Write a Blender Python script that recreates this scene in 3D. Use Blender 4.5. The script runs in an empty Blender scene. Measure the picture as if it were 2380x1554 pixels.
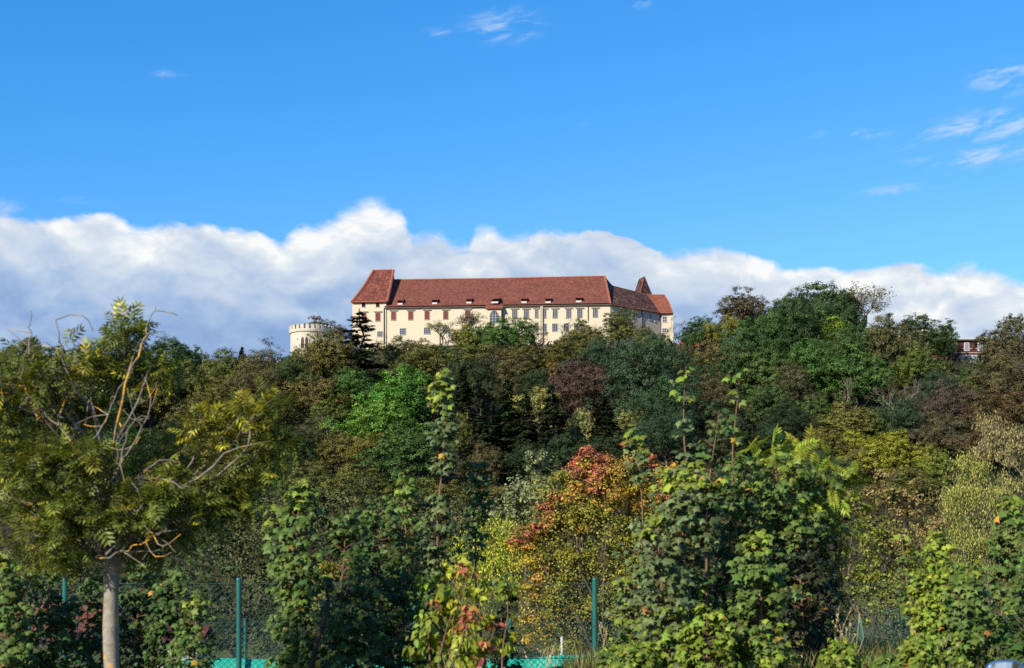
import bpy, math
import numpy as np
from mathutils import Vector, Matrix

S = bpy.context.scene
COL = S.collection
R = math.radians
# ------------------------------------------------------------------ camera
EYE = 1.7; F = 3305.0; PX0 = 1190.0; HOR = 1300.0     # picture measured on a 2380 x 1554 grid
cam_d = bpy.data.cameras.new('camera'); cam = bpy.data.objects.new('camera', cam_d); COL.objects.link(cam)
cam.location = (0, 0, EYE); cam.rotation_euler = (R(90), 0, 0)
cam_d.sensor_width = 36; cam_d.lens = 50; cam_d.shift_y = (HOR-777)/2380
cam_d.clip_start = 0.1; cam_d.clip_end = 5000
cam_d.dof.use_dof = True; cam_d.dof.focus_distance = 150; cam_d.dof.aperture_fstop = 3.0
S.camera = cam
# ------------------------------------------------------------------ light
SUN_EL, SUN_AZ = 30.0, 219.0          # azimuth clockwise from +Y
sd = Vector((math.sin(R(SUN_AZ))*math.cos(R(SUN_EL)), math.cos(R(SUN_AZ))*math.cos(R(SUN_EL)), math.sin(R(SUN_EL))))
sun_d = bpy.data.lights.new('sun', 'SUN'); sun_d.energy = 5.0; sun_d.angle = R(0.53); sun_d.color = (1.0, 0.905, 0.715)
sun = bpy.data.objects.new('sun', sun_d); COL.objects.link(sun)
sun.rotation_euler = sd.to_track_quat('Z', 'Y').to_euler()
S.view_settings.view_transform = 'Standard'; S.view_settings.look = 'None'
S.view_settings.exposure = 0.85; S.view_settings.gamma = 1.0
S.cycles.max_bounces = 6; S.cycles.transparent_max_bounces = 8; S.cycles.diffuse_bounces = 3
S.cycles.use_denoising = False


class NT:
    """small helper for wiring shader nodes"""
    def __init__(s, tree): s.t = tree; s.n = tree.nodes; s.l = tree.links
    def new(s, typ, **kw):
        n = s.n.new(typ)
        for k, v in kw.items(): setattr(n, k, v)
        return n
    def put(s, sock, v):
        if isinstance(v, bpy.types.NodeSocket): s.l.new(v, sock)
        elif v is not None: sock.default_value = v
    def m(s, op, a, b=None, c=None, clamp=False):
        n = s.new('ShaderNodeMath', operation=op, use_clamp=clamp)
        s.put(n.inputs[0], a)
        if b is not None: s.put(n.inputs[1], b)
        if c is not None: s.put(n.inputs[2], c)
        return n.outputs[0]
    def mr(s, v, a, b, c, d, smooth=False):
        n = s.new('ShaderNodeMapRange'); n.interpolation_type = 'SMOOTHSTEP' if smooth else 'LINEAR'
        for i, x in enumerate((v, a, b, c, d)): s.put(n.inputs[i], x)
        return n.outputs[0]
    def mix(s, f, a, b, blend='MIX'):
        n = s.new('ShaderNodeMix', data_type='RGBA', blend_type=blend)
        s.put(n.inputs[0], f)
        for i, x in ((6, a), (7, b)):
            s.put(n.inputs[i], (*x, 1) if isinstance(x, tuple) and len(x) == 3 else x)
        return n.outputs[2]
    def noise(s, vec, scale, detail=4, rough=0.5, dist=0.0, dims='3D'):
        n = s.new('ShaderNodeTexNoise', noise_dimensions=dims)
        if vec is not None: s.l.new(vec, n.inputs['Vector'])
        n.inputs['Scale'].default_value = scale; n.inputs['Detail'].default_value = detail
        n.inputs['Roughness'].default_value = rough; n.inputs['Distortion'].default_value = dist
        return n.outputs[0]
    def xyz(s, x, y, z):
        n = s.new('ShaderNodeCombineXYZ')
        for i, v in enumerate((x, y, z)): s.put(n.inputs[i], v)
        return n.outputs[0]
    def ramp(s, f, pts):
        n = s.new('ShaderNodeValToRGB'); s.put(n.inputs[0], f)
        e = n.color_ramp.elements
        while len(e) < len(pts): e.new(0.5)
        for i, (p, c) in enumerate(pts):
            e[i].position = p; e[i].color = (*c, 1) if isinstance(c, tuple) else (c, c, c, 1)
        return n.outputs[0]
    def hsv(s, col, h, sa, v):
        n = s.new('ShaderNodeHueSaturation')
        s.put(n.inputs['Hue'], h); s.put(n.inputs['Saturation'], sa); s.put(n.inputs['Value'], v); s.put(n.inputs['Color'], col)
        return n.outputs[0]


def srgb(r, g, b):
    f = lambda c: c/12.92 if c <= .04045 else ((c+.055)/1.055)**2.4
    return tuple(f(x/255) for x in (r, g, b))


def make_world():
    w = bpy.data.worlds.new('World'); S.world = w; w.use_nodes = True
    n = NT(w.node_tree); n.n.clear()
    out = n.new('ShaderNodeOutputWorld'); bg = n.new('ShaderNodeBackground')
    STR = 0.075                 # colours below are balanced for this strength, then scaled to the exposure
    bg.inputs['Strength'].default_value = STR*2**-S.view_settings.exposure
    sky = n.new('ShaderNodeTexSky', sky_type='NISHITA'); sky.sun_disc = False
    sky.sun_elevation = R(SUN_EL); sky.sun_rotation = R(SUN_AZ)
    sky.altitude = 300; sky.air_density = 1.0; sky.dust_density = 0.3; sky.ozone_density = 2.5
    tc = n.new('ShaderNodeTexCoord'); sep = n.new('ShaderNodeSeparateXYZ'); n.l.new(tc.outputs['Generated'], sep.inputs[0])
    x, y, z = sep.outputs
    az = n.m('ARCTAN2', x, y); el = n.m('ARCSINE', z)
    sc_ = n.new('ShaderNodeSeparateColor'); n.l.new(sky.outputs[0], sc_.inputs[0])
    cr = n.m('MULTIPLY', sc_.outputs[0], STR); cb = n.m('MULTIPLY', sc_.outputs[2], STR)
    cc_ = n.new('ShaderNodeCombineColor')                 # deep polarised autumn blue
    n.put(cc_.inputs[0], n.m('MULTIPLY', n.m('MINIMUM', n.m('MULTIPLY', n.m('POWER', cr, 1.93), 4.7), cr), 1/STR))
    n.put(cc_.inputs[1], n.m('MULTIPLY', sc_.outputs[1], 1.86))
    n.put(cc_.inputs[2], n.m('MULTIPLY', n.m('POWER', cb, .80), 2.22/STR)); blue = cc_.outputs[0]
    # ---- top line of the cloud bank as a curve over azimuth
    top = [(-700,560),(-300,540),(0,505),(40,512),(130,530),(265,517),(320,546),(400,526),(480,545),(540,552),(590,550),(650,572),(690,550),(760,540),
           (800,516),(835,500),(870,491),(905,502),(940,530),(965,568),(1010,562),(1060,578),(1090,582),(1105,552),(1130,542),(1180,562),(1240,552),
           (1320,560),(1400,551),(1440,560),(1500,585),(1570,603),(1620,592),(1670,584),(1720,592),(1790,622),(1850,636),(1920,624),(1980,636),
           (2050,622),(2110,611),(2160,625),(2200,631),(2240,617),(2290,626),(2340,650),(2380,660),(2700,640),(3100,600)]
    A0, A1, E0, E1 = -0.55, 0.55, 0.0, 0.35
    cu = n.new('ShaderNodeFloatCurve'); c = cu.mapping.curves[0]
    pts = []
    for px, py in top:
        a = math.atan((px-PX0)/F); e = math.atan((HOR-py)/F*math.cos(a))
        pts.append(((a-A0)/(A1-A0), (e-E0)/(E1-E0)))
    c.points[0].location = (0, pts[0][1]); c.points[-1].location = (1, pts[-1][1])
    for p in pts: c.points.new(*p)
    for p in c.points: p.handle_type = 'AUTO_CLAMPED'
    cu.mapping.update()
    n.put(cu.inputs['Value'], n.mr(az, A0, A1, 0.0, 1.0))
    topel = n.m('MULTIPLY_ADD', cu.outputs[0], E1-E0, E0)
    p = n.xyz(az, n.m('MULTIPLY', el, 1.25), 0.37)
    warp = n.new('ShaderNodeTexNoise', noise_dimensions='3D'); n.l.new(p, warp.inputs['Vector'])
    warp.inputs['Scale'].default_value = 14; warp.inputs['Detail'].default_value = 4
    vm = n.new('ShaderNodeVectorMath', operation='MULTIPLY_ADD'); n.l.new(warp.outputs['Color'], vm.inputs[0])
    vm.inputs[1].default_value = (.05, .03, 0); n.l.new(p, vm.inputs[2]); pw = vm.outputs[0]
    def heap(vec):
        """rounded heaps: folded noise at two sizes"""
        a = n.noise(vec, 9, 1, .5); b = n.noise(vec, 21, 4, .52)
        return n.m('ADD', n.m('MULTIPLY', a, .6), n.m('MULTIPLY', n.m('ABSOLUTE', n.m('MULTIPLY', n.m('SUBTRACT', b, .5), 2.0)), .45))
    rot = n.new('ShaderNodeMapping'); n.l.new(pw, rot.inputs[0]); rot.inputs['Rotation'].default_value = (0, 0, R(24)); rot.inputs['Scale'].default_value = (.90, 1.20, 1)
    pr = rot.outputs[0]
    off = n.new('ShaderNodeVectorMath', operation='ADD'); n.l.new(pr, off.inputs[0]); off.inputs[1].default_value = (-.006, .016, 0)
    n1 = heap(pr); n2 = heap(off.outputs[0])
    nb = n.noise(pr, 60, 6, .6)
    big = n.noise(pr, 6.5, 2, .5)
    elw = n.m('SUBTRACT', el, n.m('ADD', n.m('MULTIPLY', n.m('SUBTRACT', n1, .31), .027), n.m('MULTIPLY', n.m('SUBTRACT', nb, .45), .010)))
    dd = n.m('SUBTRACT', topel, elw)
    soft = n.mr(big, .38, .64, .0010, .0060)
    mask = n.mr(dd, n.m('MULTIPLY', soft, -1), soft, 0, 1, True)
    depth = n.ramp(n.m('MULTIPLY', dd, 1/.16), [(0, .76), (.06, .78), (.16, .60), (.30, .42), (.46, .24), (.62, .28), (.82, .56), (1, .66)])
    lit = n.m('MULTIPLY', n.m('SUBTRACT', n1, n2), 1.6)
    lit = n.m('ADD', lit, n.m('MULTIPLY', n.m('SUBTRACT', big, .5), 1.9))
    lit = n.m('ADD', n.m('ADD', lit, depth), n.m('MULTIPLY', n.m('SUBTRACT', nb, .5), .16), clamp=True)
    k = 1/STR
    sc = lambda c: tuple(v*k for v in c)
    ccol = n.ramp(lit, [(0, srgb(140,170,216)), (.30, srgb(164,190,226)), (.58, srgb(192,210,233)), (.80, srgb(215,226,239)), (.94, srgb(236,242,247)), (1, srgb(250,251,252))])
    cc = n.mix(1.0, ccol, (k, k, k), 'MULTIPLY')
    col = n.mix(mask, blue, cc)
    # ---- thin high wisps
    ws = [(1180,62,90,32,.62),(1020,75,30,12,.4),(1495,8,30,12,.45),(2345,182,75,32,.75),(2300,292,130,30,.8),(2310,362,130,22,.8),(2130,372,60,12,.35),(1990,312,75,13,.6),
          (2095,442,75,10,.6),(2090,340,60,14,.3),(1360,296,45,16,.22),(1665,264,35,14,.24),(400,174,50,9,.35),(200,470,80,14,.25),(10,488,50,22,.5),(1880,655,80,16,.5),(2345,640,40,12,.3)]
    wn = n.noise(n.xyz(n.m('MULTIPLY', az, 1.0), n.m('MULTIPLY', n.m('MULTIPLY_ADD', az, -.18, el), 3.2), .1), 32, 8, .62, .5)
    wmask = None
    for px, py, sx, sy, st in ws:
        a = math.atan((px-PX0)/F); e = math.atan((HOR-py)/F*math.cos(a))
        g = n.m('ADD', n.m('POWER', n.m('ABSOLUTE', n.m('DIVIDE', n.m('SUBTRACT', az, a), sx/F)), 2.0), n.m('POWER', n.m('ABSOLUTE', n.m('DIVIDE', n.m('SUBTRACT', el, e), sy/F)), 2.0))
        g = n.m('MULTIPLY', n.m('POWER', 2.718, n.m('MULTIPLY', g, -.8)), st)
        wmask = g if wmask is None else n.m('MAXIMUM', wmask, g)
    wm = n.mr(n.m('MULTIPLY', wmask, n.mr(wn, .38, .64, .0, 1.5)), .06, .95, 0, .72, True)
    wm = n.m('MULTIPLY', wm, n.mr(y, 0.0, .2, 0, 1))
    col = n.mix(wm, col, sc(srgb(196, 220, 248)))
    n.l.new(col, bg.inputs['Color']); n.l.new(bg.outputs[0], out.inputs[0])
    w.cycles.sampling_method = 'MANUAL'; w.cycles.sample_map_resolution = 512


make_world()

# ------------------------------------------------------------------ helpers
def at(px, py, d):
    """the point of the place that stands at distance d in the direction of a picture point"""
    return np.array(((px-PX0)/F*d, d, EYE+(HOR-py)/F*d))

def lab(o, label=None, cat=None, group=None, kind=None):
    if label: o['label'] = label
    if cat: o['category'] = cat
    if group: o['group'] = group
    if kind: o['kind'] = kind
    return o

def link(o, parent=None):
    COL.objects.link(o)
    if parent is not None: o.parent = parent
    return o

def empty(name, loc=(0, 0, 0), rz=0, scale=(1, 1, 1)):
    o = bpy.data.objects.new(name, None); o.empty_display_size = .2
    o.location = loc; o.rotation_euler = (0, 0, rz); o.scale = scale
    return link(o)

def mesh_np(name, blocks, mats, smooth=False, attr=None):
    """blocks: (verts (n,3), faces (m,k), material index); attr: per-vertex colours (n,3)"""
    vs, loops, starts, mi = [], [], [], []
    vo = lo = 0
    for v, f, k in blocks:
        if len(f) == 0: continue
        v = np.asarray(v, dtype=np.float32); f = np.asarray(f, dtype=np.int32)
        vs.append(v); loops.append((f+vo).ravel())
        starts.append(lo+np.arange(len(f), dtype=np.int32)*f.shape[1]); mi.append(np.full(len(f), k, dtype=np.int32))
        vo += len(v); lo += f.size
    v = np.concatenate(vs); l = np.concatenate(loops); s = np.concatenate(starts); mi = np.concatenate(mi)
    me = bpy.data.meshes.new(name)
    me.vertices.add(len(v)); me.vertices.foreach_set('co', v.ravel())
    me.loops.add(len(l)); me.loops.foreach_set('vertex_index', l)
    me.polygons.add(len(s)); me.polygons.foreach_set('loop_start', s)
    me.polygons.foreach_set('material_index', mi)
    if smooth: me.polygons.foreach_set('use_smooth', np.ones(len(s), dtype=bool))
    for m in (mats if isinstance(mats, (list, tuple)) else [mats]): me.materials.append(m)
    if attr is not None:
        a = me.attributes.new('leaf_tint', 'FLOAT_COLOR', 'POINT')
        a.data.foreach_set('color', np.concatenate([attr, np.ones((len(attr), 1))], 1).astype(np.float32).ravel())
    me.update(calc_edges=True)
    return me

def obj(name, me, parent=None): return link(bpy.data.objects.new(name, me), parent)

class MB:
    """collects boxes, prisms, tubes; builds ONE mesh object"""
    def __init__(s): s.v = []; s.f = []
    def add(s, v, f):
        o = len(s.v); s.v += [tuple(map(float, p)) for p in v]; s.f += [tuple(i+o for i in q) for q in f]
    def box(s, a, b):
        (x0, y0, z0), (x1, y1, z1) = a, b
        s.add([(x0,y0,z0),(x1,y0,z0),(x1,y1,z0),(x0,y1,z0),(x0,y0,z1),(x1,y0,z1),(x1,y1,z1),(x0,y1,z1)],
              [(0,3,2,1),(4,5,6,7),(0,1,5,4),(1,2,6,5),(2,3,7,6),(3,0,4,7)])
    def slab(s, poly, t):
        """a flat polygon given a thickness along its own normal, downwards"""
        P = [Vector(p) for p in poly]; nrm = (P[1]-P[0]).cross(P[2]-P[0]).normalized()
        if nrm.z < 0: nrm = -nrm
        n = len(P); s.add(P+[p-nrm*t for p in P], [tuple(range(n)), tuple(range(2*n-1, n-1, -1))]+[(i, i+n, (i+1) % n+n, (i+1) % n) for i in range(n)])
    def prism(s, poly, off):
        n = len(poly); off = Vector(off); P = [Vector(p) for p in poly]
        s.add(P+[p+off for p in P], [tuple(range(n)), tuple(range(2*n-1, n-1, -1))]+[(i, i+n, (i+1) % n+n, (i+1) % n) for i in range(n)])
    def tube(s, pts, r, sides=6, cap=True):
        v, f = tube_np([Vector(p) for p in pts], r if isinstance(r, (list, tuple)) else [r]*len(pts), sides)
        s.add(v, [tuple(q) for q in f])
        if cap:
            o = len(s.v); n = len(pts)
            s.f.append(tuple(range(o-sides, o))); s.f.append(tuple(range(o-n*sides+sides-1, o-n*sides-1, -1)))
    def build(s, name, mat, parent=None, smooth=False, bevel=0):
        me = bpy.data.meshes.new(name); me.from_pydata(s.v, [], s.f); me.materials.append(mat)
        if smooth: me.polygons.foreach_set('use_smooth', [True]*len(me.polygons))
        me.update(); o = obj(name, me, parent)
        if bevel:
            b = o.modifiers.new('edge', 'BEVEL'); b.width = bevel; b.segments = 2; b.limit_method = 'ANGLE'
        return o

def tube_np(pts, rad, sides):
    P = np.array([tuple(p) for p in pts], dtype=float); n = len(P)
    d = np.gradient(P, axis=0); d /= np.linalg.norm(d, axis=1, keepdims=True)+1e-9
    ref = np.array((1., 0, 0)) if abs(d[0][2]) > .7 else np.array((0, 0, 1.))
    u = np.cross(d, ref); u /= np.linalg.norm(u, axis=1, keepdims=True)+1e-9
    w = np.cross(d, u); a = np.linspace(0, 2*np.pi, sides, endpoint=False)
    r = np.array(rad)[:, None, None]
    V = P[:, None]+r*(np.cos(a)[None, :, None]*u[:, None]+np.sin(a)[None, :, None]*w[:, None])
    i = np.arange(n-1)[:, None]*sides; j = np.arange(sides)[None]; k = (j+1) % sides
    Fc = np.stack([i+j, i+k, i+sides+k, i+sides+j], -1).reshape(-1, 4)
    return V.reshape(-1, 3), Fc

def tubes(lines, sides=5):
    vs, fs, o = [], [], 0
    for pts, rad in lines:
        v, f = tube_np(pts, rad, sides); vs.append(v); fs.append(f+o); o += len(v)
    return np.concatenate(vs), np.concatenate(fs)

def unit(a): return a/(np.linalg.norm(a, axis=-1, keepdims=True)+1e-9)

def leaves(tv, tf, C, T, N, Sz):
    """place a leaf template (verts along +y, normal +z) at centres C with direction T, normal N, size Sz"""
    T = unit(T); B = unit(np.cross(T, N)); N = np.cross(B, T)
    Sz = np.asarray(Sz)[:, None, None] if np.ndim(Sz) else Sz
    V = C[:, None]+Sz*(tv[None, :, 0:1]*B[:, None]+tv[None, :, 1:2]*T[:, None]+tv[None, :, 2:3]*N[:, None])
    k = len(tv); f = (tf[None]+(np.arange(len(C))*k)[:, None, None]).reshape(-1, tf.shape[1])
    return V.reshape(-1, 3), f

DIAMOND = (np.array([(0,-.5,0),(.36,-.02,.05),(0,.5,0),(-.36,-.02,.05)]), np.array([(0,1,2,3)]))
NARROW = (np.array([(0,-.5,0),(.13,0,.03),(0,.5,0),(-.13,0,.03)]), np.array([(0,1,2,3)]))
OVATE = (np.array([(0,0,0),(.27,.25,.07),(.30,.5,.08),(0,1,-.08),(-.30,.5,.08),(-.27,.25,.07),(0,.45,0)]),
         np.array([(0,1,6),(1,2,6),(2,3,6),(3,4,6),(4,5,6),(5,0,6)]))
_h = [(.10,-.07),(.40,-.02),(.33,.17),(.60,.40),(.36,.47),(.26,.60),(.17,.66)]
_o = [(0,0)]+_h+[(0,1.0)]+[(-x, y) for x, y in reversed(_h)]
def _curl(v, k): w = v.copy(); w[:, 2] -= k*(w[:, 1]-.3)**2+k*1.1*np.abs(w[:, 0])**1.5; w[:, 1] -= k*.25*w[:, 1]**2; return w
MAPLE = (np.array([(x, y, -.16*abs(x)-.10*y*y) for x, y in _o]+[(0,.36,.04)]), np.array([(i, (i+1) % len(_o), len(_o)) for i in range(len(_o))]))
def _pinnate(n=5, wid=.085, ln=.36):
    v, f = [], []
    for i in range(n):
        y = .22+.68*i/(n-1); l = ln*(.75+.5*math.sin(math.pi*(.25+.6*i/(n-1))))
        for sgn in (-1, 1):
            o = len(v); a = math.radians(58-10*i/(n-1)); dx, dy = sgn*math.sin(a), math.cos(a)
            for t, s in ((0, 0), (.45, wid), (1, 0), (.45, -wid)):
                v.append((dx*l*t-dy*s*sgn, y+dy*l*t+dx*s*sgn, -.10*t*t-.05*y))
            f.append((o, o+1, o+2, o+3))
    o = len(v); v += [(0,.9,-.05),(wid,1.05,-.07),(0,1.25,-.14),(-wid,1.05,-.07)]; f.append((o,o+1,o+2,o+3))
    o = len(v); v += [(-.010,0,0),(.010,0,0),(.006,.92,-.05),(-.006,.92,-.05)]; f.append((o,o+1,o+2,o+3))
    return np.array(v), np.array(f)
PINNATE = _pinnate(4, .062, .42)
PINNATE_LONG = _pinnate(7, .046, .27)

# ------------------------------------------------------------------ materials
def mat(name):
    m = bpy.data.materials.new(name); m.use_nodes = True
    n = NT(m.node_tree); n.n.clear()
    return m, n

def finish(n, bsdf):
    o = n.new('ShaderNodeOutputMaterial'); n.l.new(bsdf, o.inputs[0])

def principled(n, col, rough=.8, spec=.3, bump=None, metal=0, bdist=.02, bstr=.6):
    b = n.new('ShaderNodeBsdfPrincipled')
    n.put(b.inputs['Base Color'], (*col, 1) if isinstance(col, tuple) else col)
    n.put(b.inputs['Roughness'], rough); n.put(b.inputs['Specular IOR Level'], spec); n.put(b.inputs['Metallic'], metal)
    if bump is not None:
        bp = n.new('ShaderNodeBump'); bp.inputs['Distance'].default_value = bdist; bp.inputs['Strength'].default_value = bstr
        n.put(bp.inputs['Height'], bump); n.l.new(bp.outputs[0], b.inputs['Normal'])
    return b.outputs[0]

def leaf_mat(name, source, trans=.28, gloss=.25, vlo=.55, vhi=1.45, hvar=.035, rough=.5, nscale=1.6):
    """foliage: leaf colour from the object (hill trees) or from each leaf (near plants), varied leaf by leaf"""
    m, n = mat(name)
    if source == 'object': base = n.new('ShaderNodeObjectInfo').outputs['Color']
    else:
        a = n.new('ShaderNodeAttribute', attribute_name='leaf_tint'); base = a.outputs['Color']
    g = n.new('ShaderNodeNewGeometry'); rnd = g.outputs['Random Per Island']
    tc = n.new('ShaderNodeTexCoord')
    nz = n.noise(tc.outputs['Object'], nscale if source == 'object' else 2.0, 3, .6)
    r2 = n.m('FRACT', n.m('MULTIPLY', rnd, 37.7))
    hue = n.m('ADD', n.m('MULTIPLY_ADD', r2, hvar*2, .5-hvar), n.m('MULTIPLY', n.m('SUBTRACT', nz, .5), -.09))
    val = n.m('MULTIPLY', n.m('MULTIPLY_ADD', rnd, vhi-vlo, vlo), n.mr(nz, .3, .7, .78, 1.22))
    col = n.hsv(base, hue, 1.0, val)
    p = principled(n, col, rough, gloss)
    t = n.new('ShaderNodeBsdfTranslucent'); n.l.new(n.hsv(col, .485, 1.15, 1.25), t.inputs['Color'])
    mx = n.new('ShaderNodeMixShader'); mx.inputs[0].default_value = trans
    n.l.new(p, mx.inputs[1]); n.l.new(t.outputs[0], mx.inputs[2]); finish(n, mx.outputs[0])
    return m

M = {}
M['hill_leaf'] = leaf_mat('hill_leaf', 'object', .10, .12, .55, 1.75, .035, .7, 2.4)
M['needle'] = leaf_mat('needle', 'object', .05, .15, .6, 1.4, .02, .6)
M['near_leaf'] = leaf_mat('near_leaf', 'leaf', .30, .22, .6, 1.45, .025, .5)
M['mid_leaf'] = leaf_mat('mid_leaf', 'leaf', .28, .2, .5, 1.5, .03, .6)

def bark(name, c1, c2, lichen=None, scale=9):
    m, n = mat(name); tc = n.new('ShaderNodeTexCoord')
    nz = n.noise(tc.outputs['Object'], scale, 6, .65); n2 = n.noise(tc.outputs['Object'], scale*5, 4, .6)
    col = n.mix(n.mr(nz, .35, .65, 0, 1), c1, c2)
    col = n.mix(n.mr(n2, .5, .75, 0, .5), col, tuple(v*.45 for v in c1))
    if lichen:
        l = n.noise(tc.outputs['Object'], lichen[1], 3, .5)
        col = n.mix(n.mr(l, lichen[2], lichen[2]+.06, 0, .9), col, lichen[0])
    finish(n, principled(n, col, .9, .2, n2, 0, .01)); return m
M['bark'] = bark('bark', (.10,.085,.07), (.05,.04,.035), None, 3)
M['pale_bark'] = bark('pale_bark', (.22,.19,.15), (.12,.10,.08), None, 3)
M['ash_bark'] = bark('ash_bark', (.27,.243,.207), (.165,.143,.121), ((.46,.25,.05), 7.5, .60), 12)
M['bare_twig'] = bark('bare_twig', (.21,.185,.16), (.12,.105,.09), ((.50,.26,.03), 5, .57), 12)
M['ash_twig'] = bark('ash_twig', (.19,.17,.15), (.07,.06,.05), ((.46,.25,.03), 5, .60), 9)
M['stem'] = bark('stem', (.19,.115,.07), (.12,.08,.055), None, 8)
M['dark_stem'] = bark('dark_stem', (.05,.04,.035), (.03,.025,.02), None, 8)
M['straw'] = bark('straw', (.48,.38,.22), (.36,.27,.15), None, 8)

def plain(name, col, rough=.7, spec=.3, var=.12, scale=1.5, metal=0):
    m, n = mat(name); tc = n.new('ShaderNodeTexCoord'); nz = n.noise(tc.outputs['Object'], scale, 5, .6)
    finish(n, principled(n, n.mix(n.mr(nz, .3, .7, 0, 1), tuple(v*(1-var) for v in col), tuple(v*(1+var) for v in col)), rough, spec, None, metal)); return m

def plaster(name, col, dirt, streak=.42):
    m, n = mat(name); tc = n.new('ShaderNodeTexCoord'); mp = n.new('ShaderNodeMapping'); n.l.new(tc.outputs['Object'], mp.inputs[0]); mp.inputs['Scale'].default_value = (1.1, 1.1, .16)
    a = n.noise(tc.outputs['Object'], .35, 5, .6); b = n.noise(mp.outputs[0], 1.0, 5, .65); c = n.noise(tc.outputs['Object'], 3.0, 4, .6)
    col2 = n.mix(n.mr(a, .35, .7, 0, .35), col, tuple(v*.82 for v in col))
    col2 = n.mix(n.mr(b, .56, .8, 0, streak), col2, dirt); col2 = n.mix(n.mr(c, .6, .8, 0, .18), col2, dirt)
    finish(n, principled(n, col2, .9, .15, c, 0, .02, .3)); return m
M['plaster'] = plaster('plaster', (.475,.412,.318), (.40,.32,.22))
M['tower_plaster'] = plaster('tower_plaster', (.41,.38,.325), (.14,.125,.10), .9)

def tile(name, c_lo, c_mid, c_hi, scale=2.6, k=1.0):
    """old clay plain tiles: every tile its own shade, courses along the slope, moss patches"""
    m, n = mat(name); tc = n.new('ShaderNodeTexCoord')
    mp = n.new('ShaderNodeMapping'); n.l.new(tc.outputs['Object'], mp.inputs[0]); mp.inputs['Scale'].default_value = (1.0, .8, .9)
    vo = n.new('ShaderNodeTexVoronoi'); n.l.new(mp.outputs[0], vo.inputs['Vector']); vo.inputs['Scale'].default_value = scale
    sp = n.new('ShaderNodeSeparateColor'); n.l.new(vo.outputs['Color'], sp.inputs[0])
    a = n.noise(tc.outputs['Object'], .28, 5, .6); b = n.noise(tc.outputs['Object'], 1.7, 5, .7)
    f = n.m('ADD', n.m('MULTIPLY', sp.outputs[0], .62), n.m('MULTIPLY', b, .5))
    f = n.m('ADD', f, n.m('MULTIPLY', n.m('SUBTRACT', a, .5), .6))
    col = n.ramp(f, [(.12, c_lo), (.45, c_mid), (.62, c_mid), (.92, c_hi)])
    col = n.mix(n.mr(vo.outputs['Distance'], .34, .66, 0, .38*k), col, tuple(v*.35 for v in c_lo))
    finish(n, principled(n, col, .85, .2, vo.outputs['Distance'], 0, .05, .5)); return m
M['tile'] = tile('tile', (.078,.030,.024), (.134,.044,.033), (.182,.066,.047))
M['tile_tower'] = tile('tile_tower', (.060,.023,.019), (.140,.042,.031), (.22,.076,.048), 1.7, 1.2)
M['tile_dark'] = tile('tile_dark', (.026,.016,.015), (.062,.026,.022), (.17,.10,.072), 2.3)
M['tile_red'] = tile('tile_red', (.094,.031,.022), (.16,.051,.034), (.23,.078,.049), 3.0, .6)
M['ridge_tile'] = plain('ridge_tile', (.23,.073,.043), .85, .2, .25, 2.0)
M['shutter'] = plain('shutter', (.105,.018,.022), .6, .3, .2, 2)
M['trim'] = plain('trim', (.40,.345,.26), .85, .2, .1)
M['white_frame'] = plain('white_frame', (.44,.42,.40), .7, .3, .08)
M['sash'] = plain('sash', (.34,.34,.34), .7, .3, .08)
M['hood'] = plain('hood', (.30,.25,.20), .85, .2, .25, 2)
M['pipe'] = plain('pipe', (.085,.058,.044), .6, .3, .2)
M['dark_shutter'] = plain('dark_shutter', (.045,.014,.016), .6, .3, .2, 2)
M['stone_wall'] = bark('stone_wall', (.11,.095,.075), (.055,.047,.04), None, 1.4)
M['metal_grey'] = plain('metal_grey', (.35,.37,.38), .45, .5, .1, 2, .6)
M['antenna'] = plain('antenna', (.30,.31,.33), .5, .5, .1)
M['brick_red'] = plain('brick_red', (.075,.020,.022), .85, .2, .25, 1.5)
M['white_paint'] = plain('white_paint', (.42,.42,.42), .7, .3, .08)
M['dark_hole'] = plain('dark_hole', (.012,.011,.012), .9, .1, .2)
M['house_wall'] = plaster('house_wall', (.56,.54,.50), (.4,.37,.32))

def glass(name, col):
    m, n = mat(name); tc = n.new('ShaderNodeTexCoord'); nz = n.noise(tc.outputs['Object'], .7, 2, .5)
    finish(n, principled(n, n.mix(nz, tuple(v*.5 for v in col), col), .12, .6)); return m
M['pane'] = glass('pane', (.055,.065,.085))
M['pale_pane'] = glass('pale_pane', (.22,.25,.30))
M['fence_paint'] = plain('fence_paint', (.008,.085,.078), .35, .5, .12, 3)
M['fence_wire'] = plain('fence_wire', (.006,.045,.045), .5, .4, .15, 3)
M['car_paint'] = None

# ------------------------------------------------------------------ the ground
def lerp_pts(x, pts):
    xs, ys = zip(*pts); return np.interp(x, xs, ys)
RIDGE = [(-400,34),(-140,41),(-100,42.5),(-78,43.5),(-52,47),(-38,49),(40,49.2),(60,48),(85,47.5),(118,44.5),(160,43),(400,36)]
def ground(x, y):
    x = np.asarray(x, float); y = np.asarray(y, float)
    bank = .30*np.clip((y-11)/7, 0, 1)*np.clip((x-.2)/2.0, 0, 1)+.02*np.sin(x*1.7)*np.clip((y-8)/5, 0, 1)
    near = bank-.05*np.clip((y-8)/8, 0, 1)
    z = near+(-1.9-near)*np.clip((y-22.2)/5, 0, 1)
    z = z+(-2.4+1.9)*np.clip((y-60)/60, 0, 1)
    t = np.clip((y-150)/(326-150), 0, 1); s = .55*t+.45*t*t*(3-2*t)
    top = lerp_pts(x, RIDGE)
    lump = (np.sin(x*.11+y*.05)*np.cos(y*.09-x*.04))*1.1*np.clip((y-150)/30, 0, 1)*np.clip((330-y)/10, 0, 1)
    return z+(top+2.4)*s+lump

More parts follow.
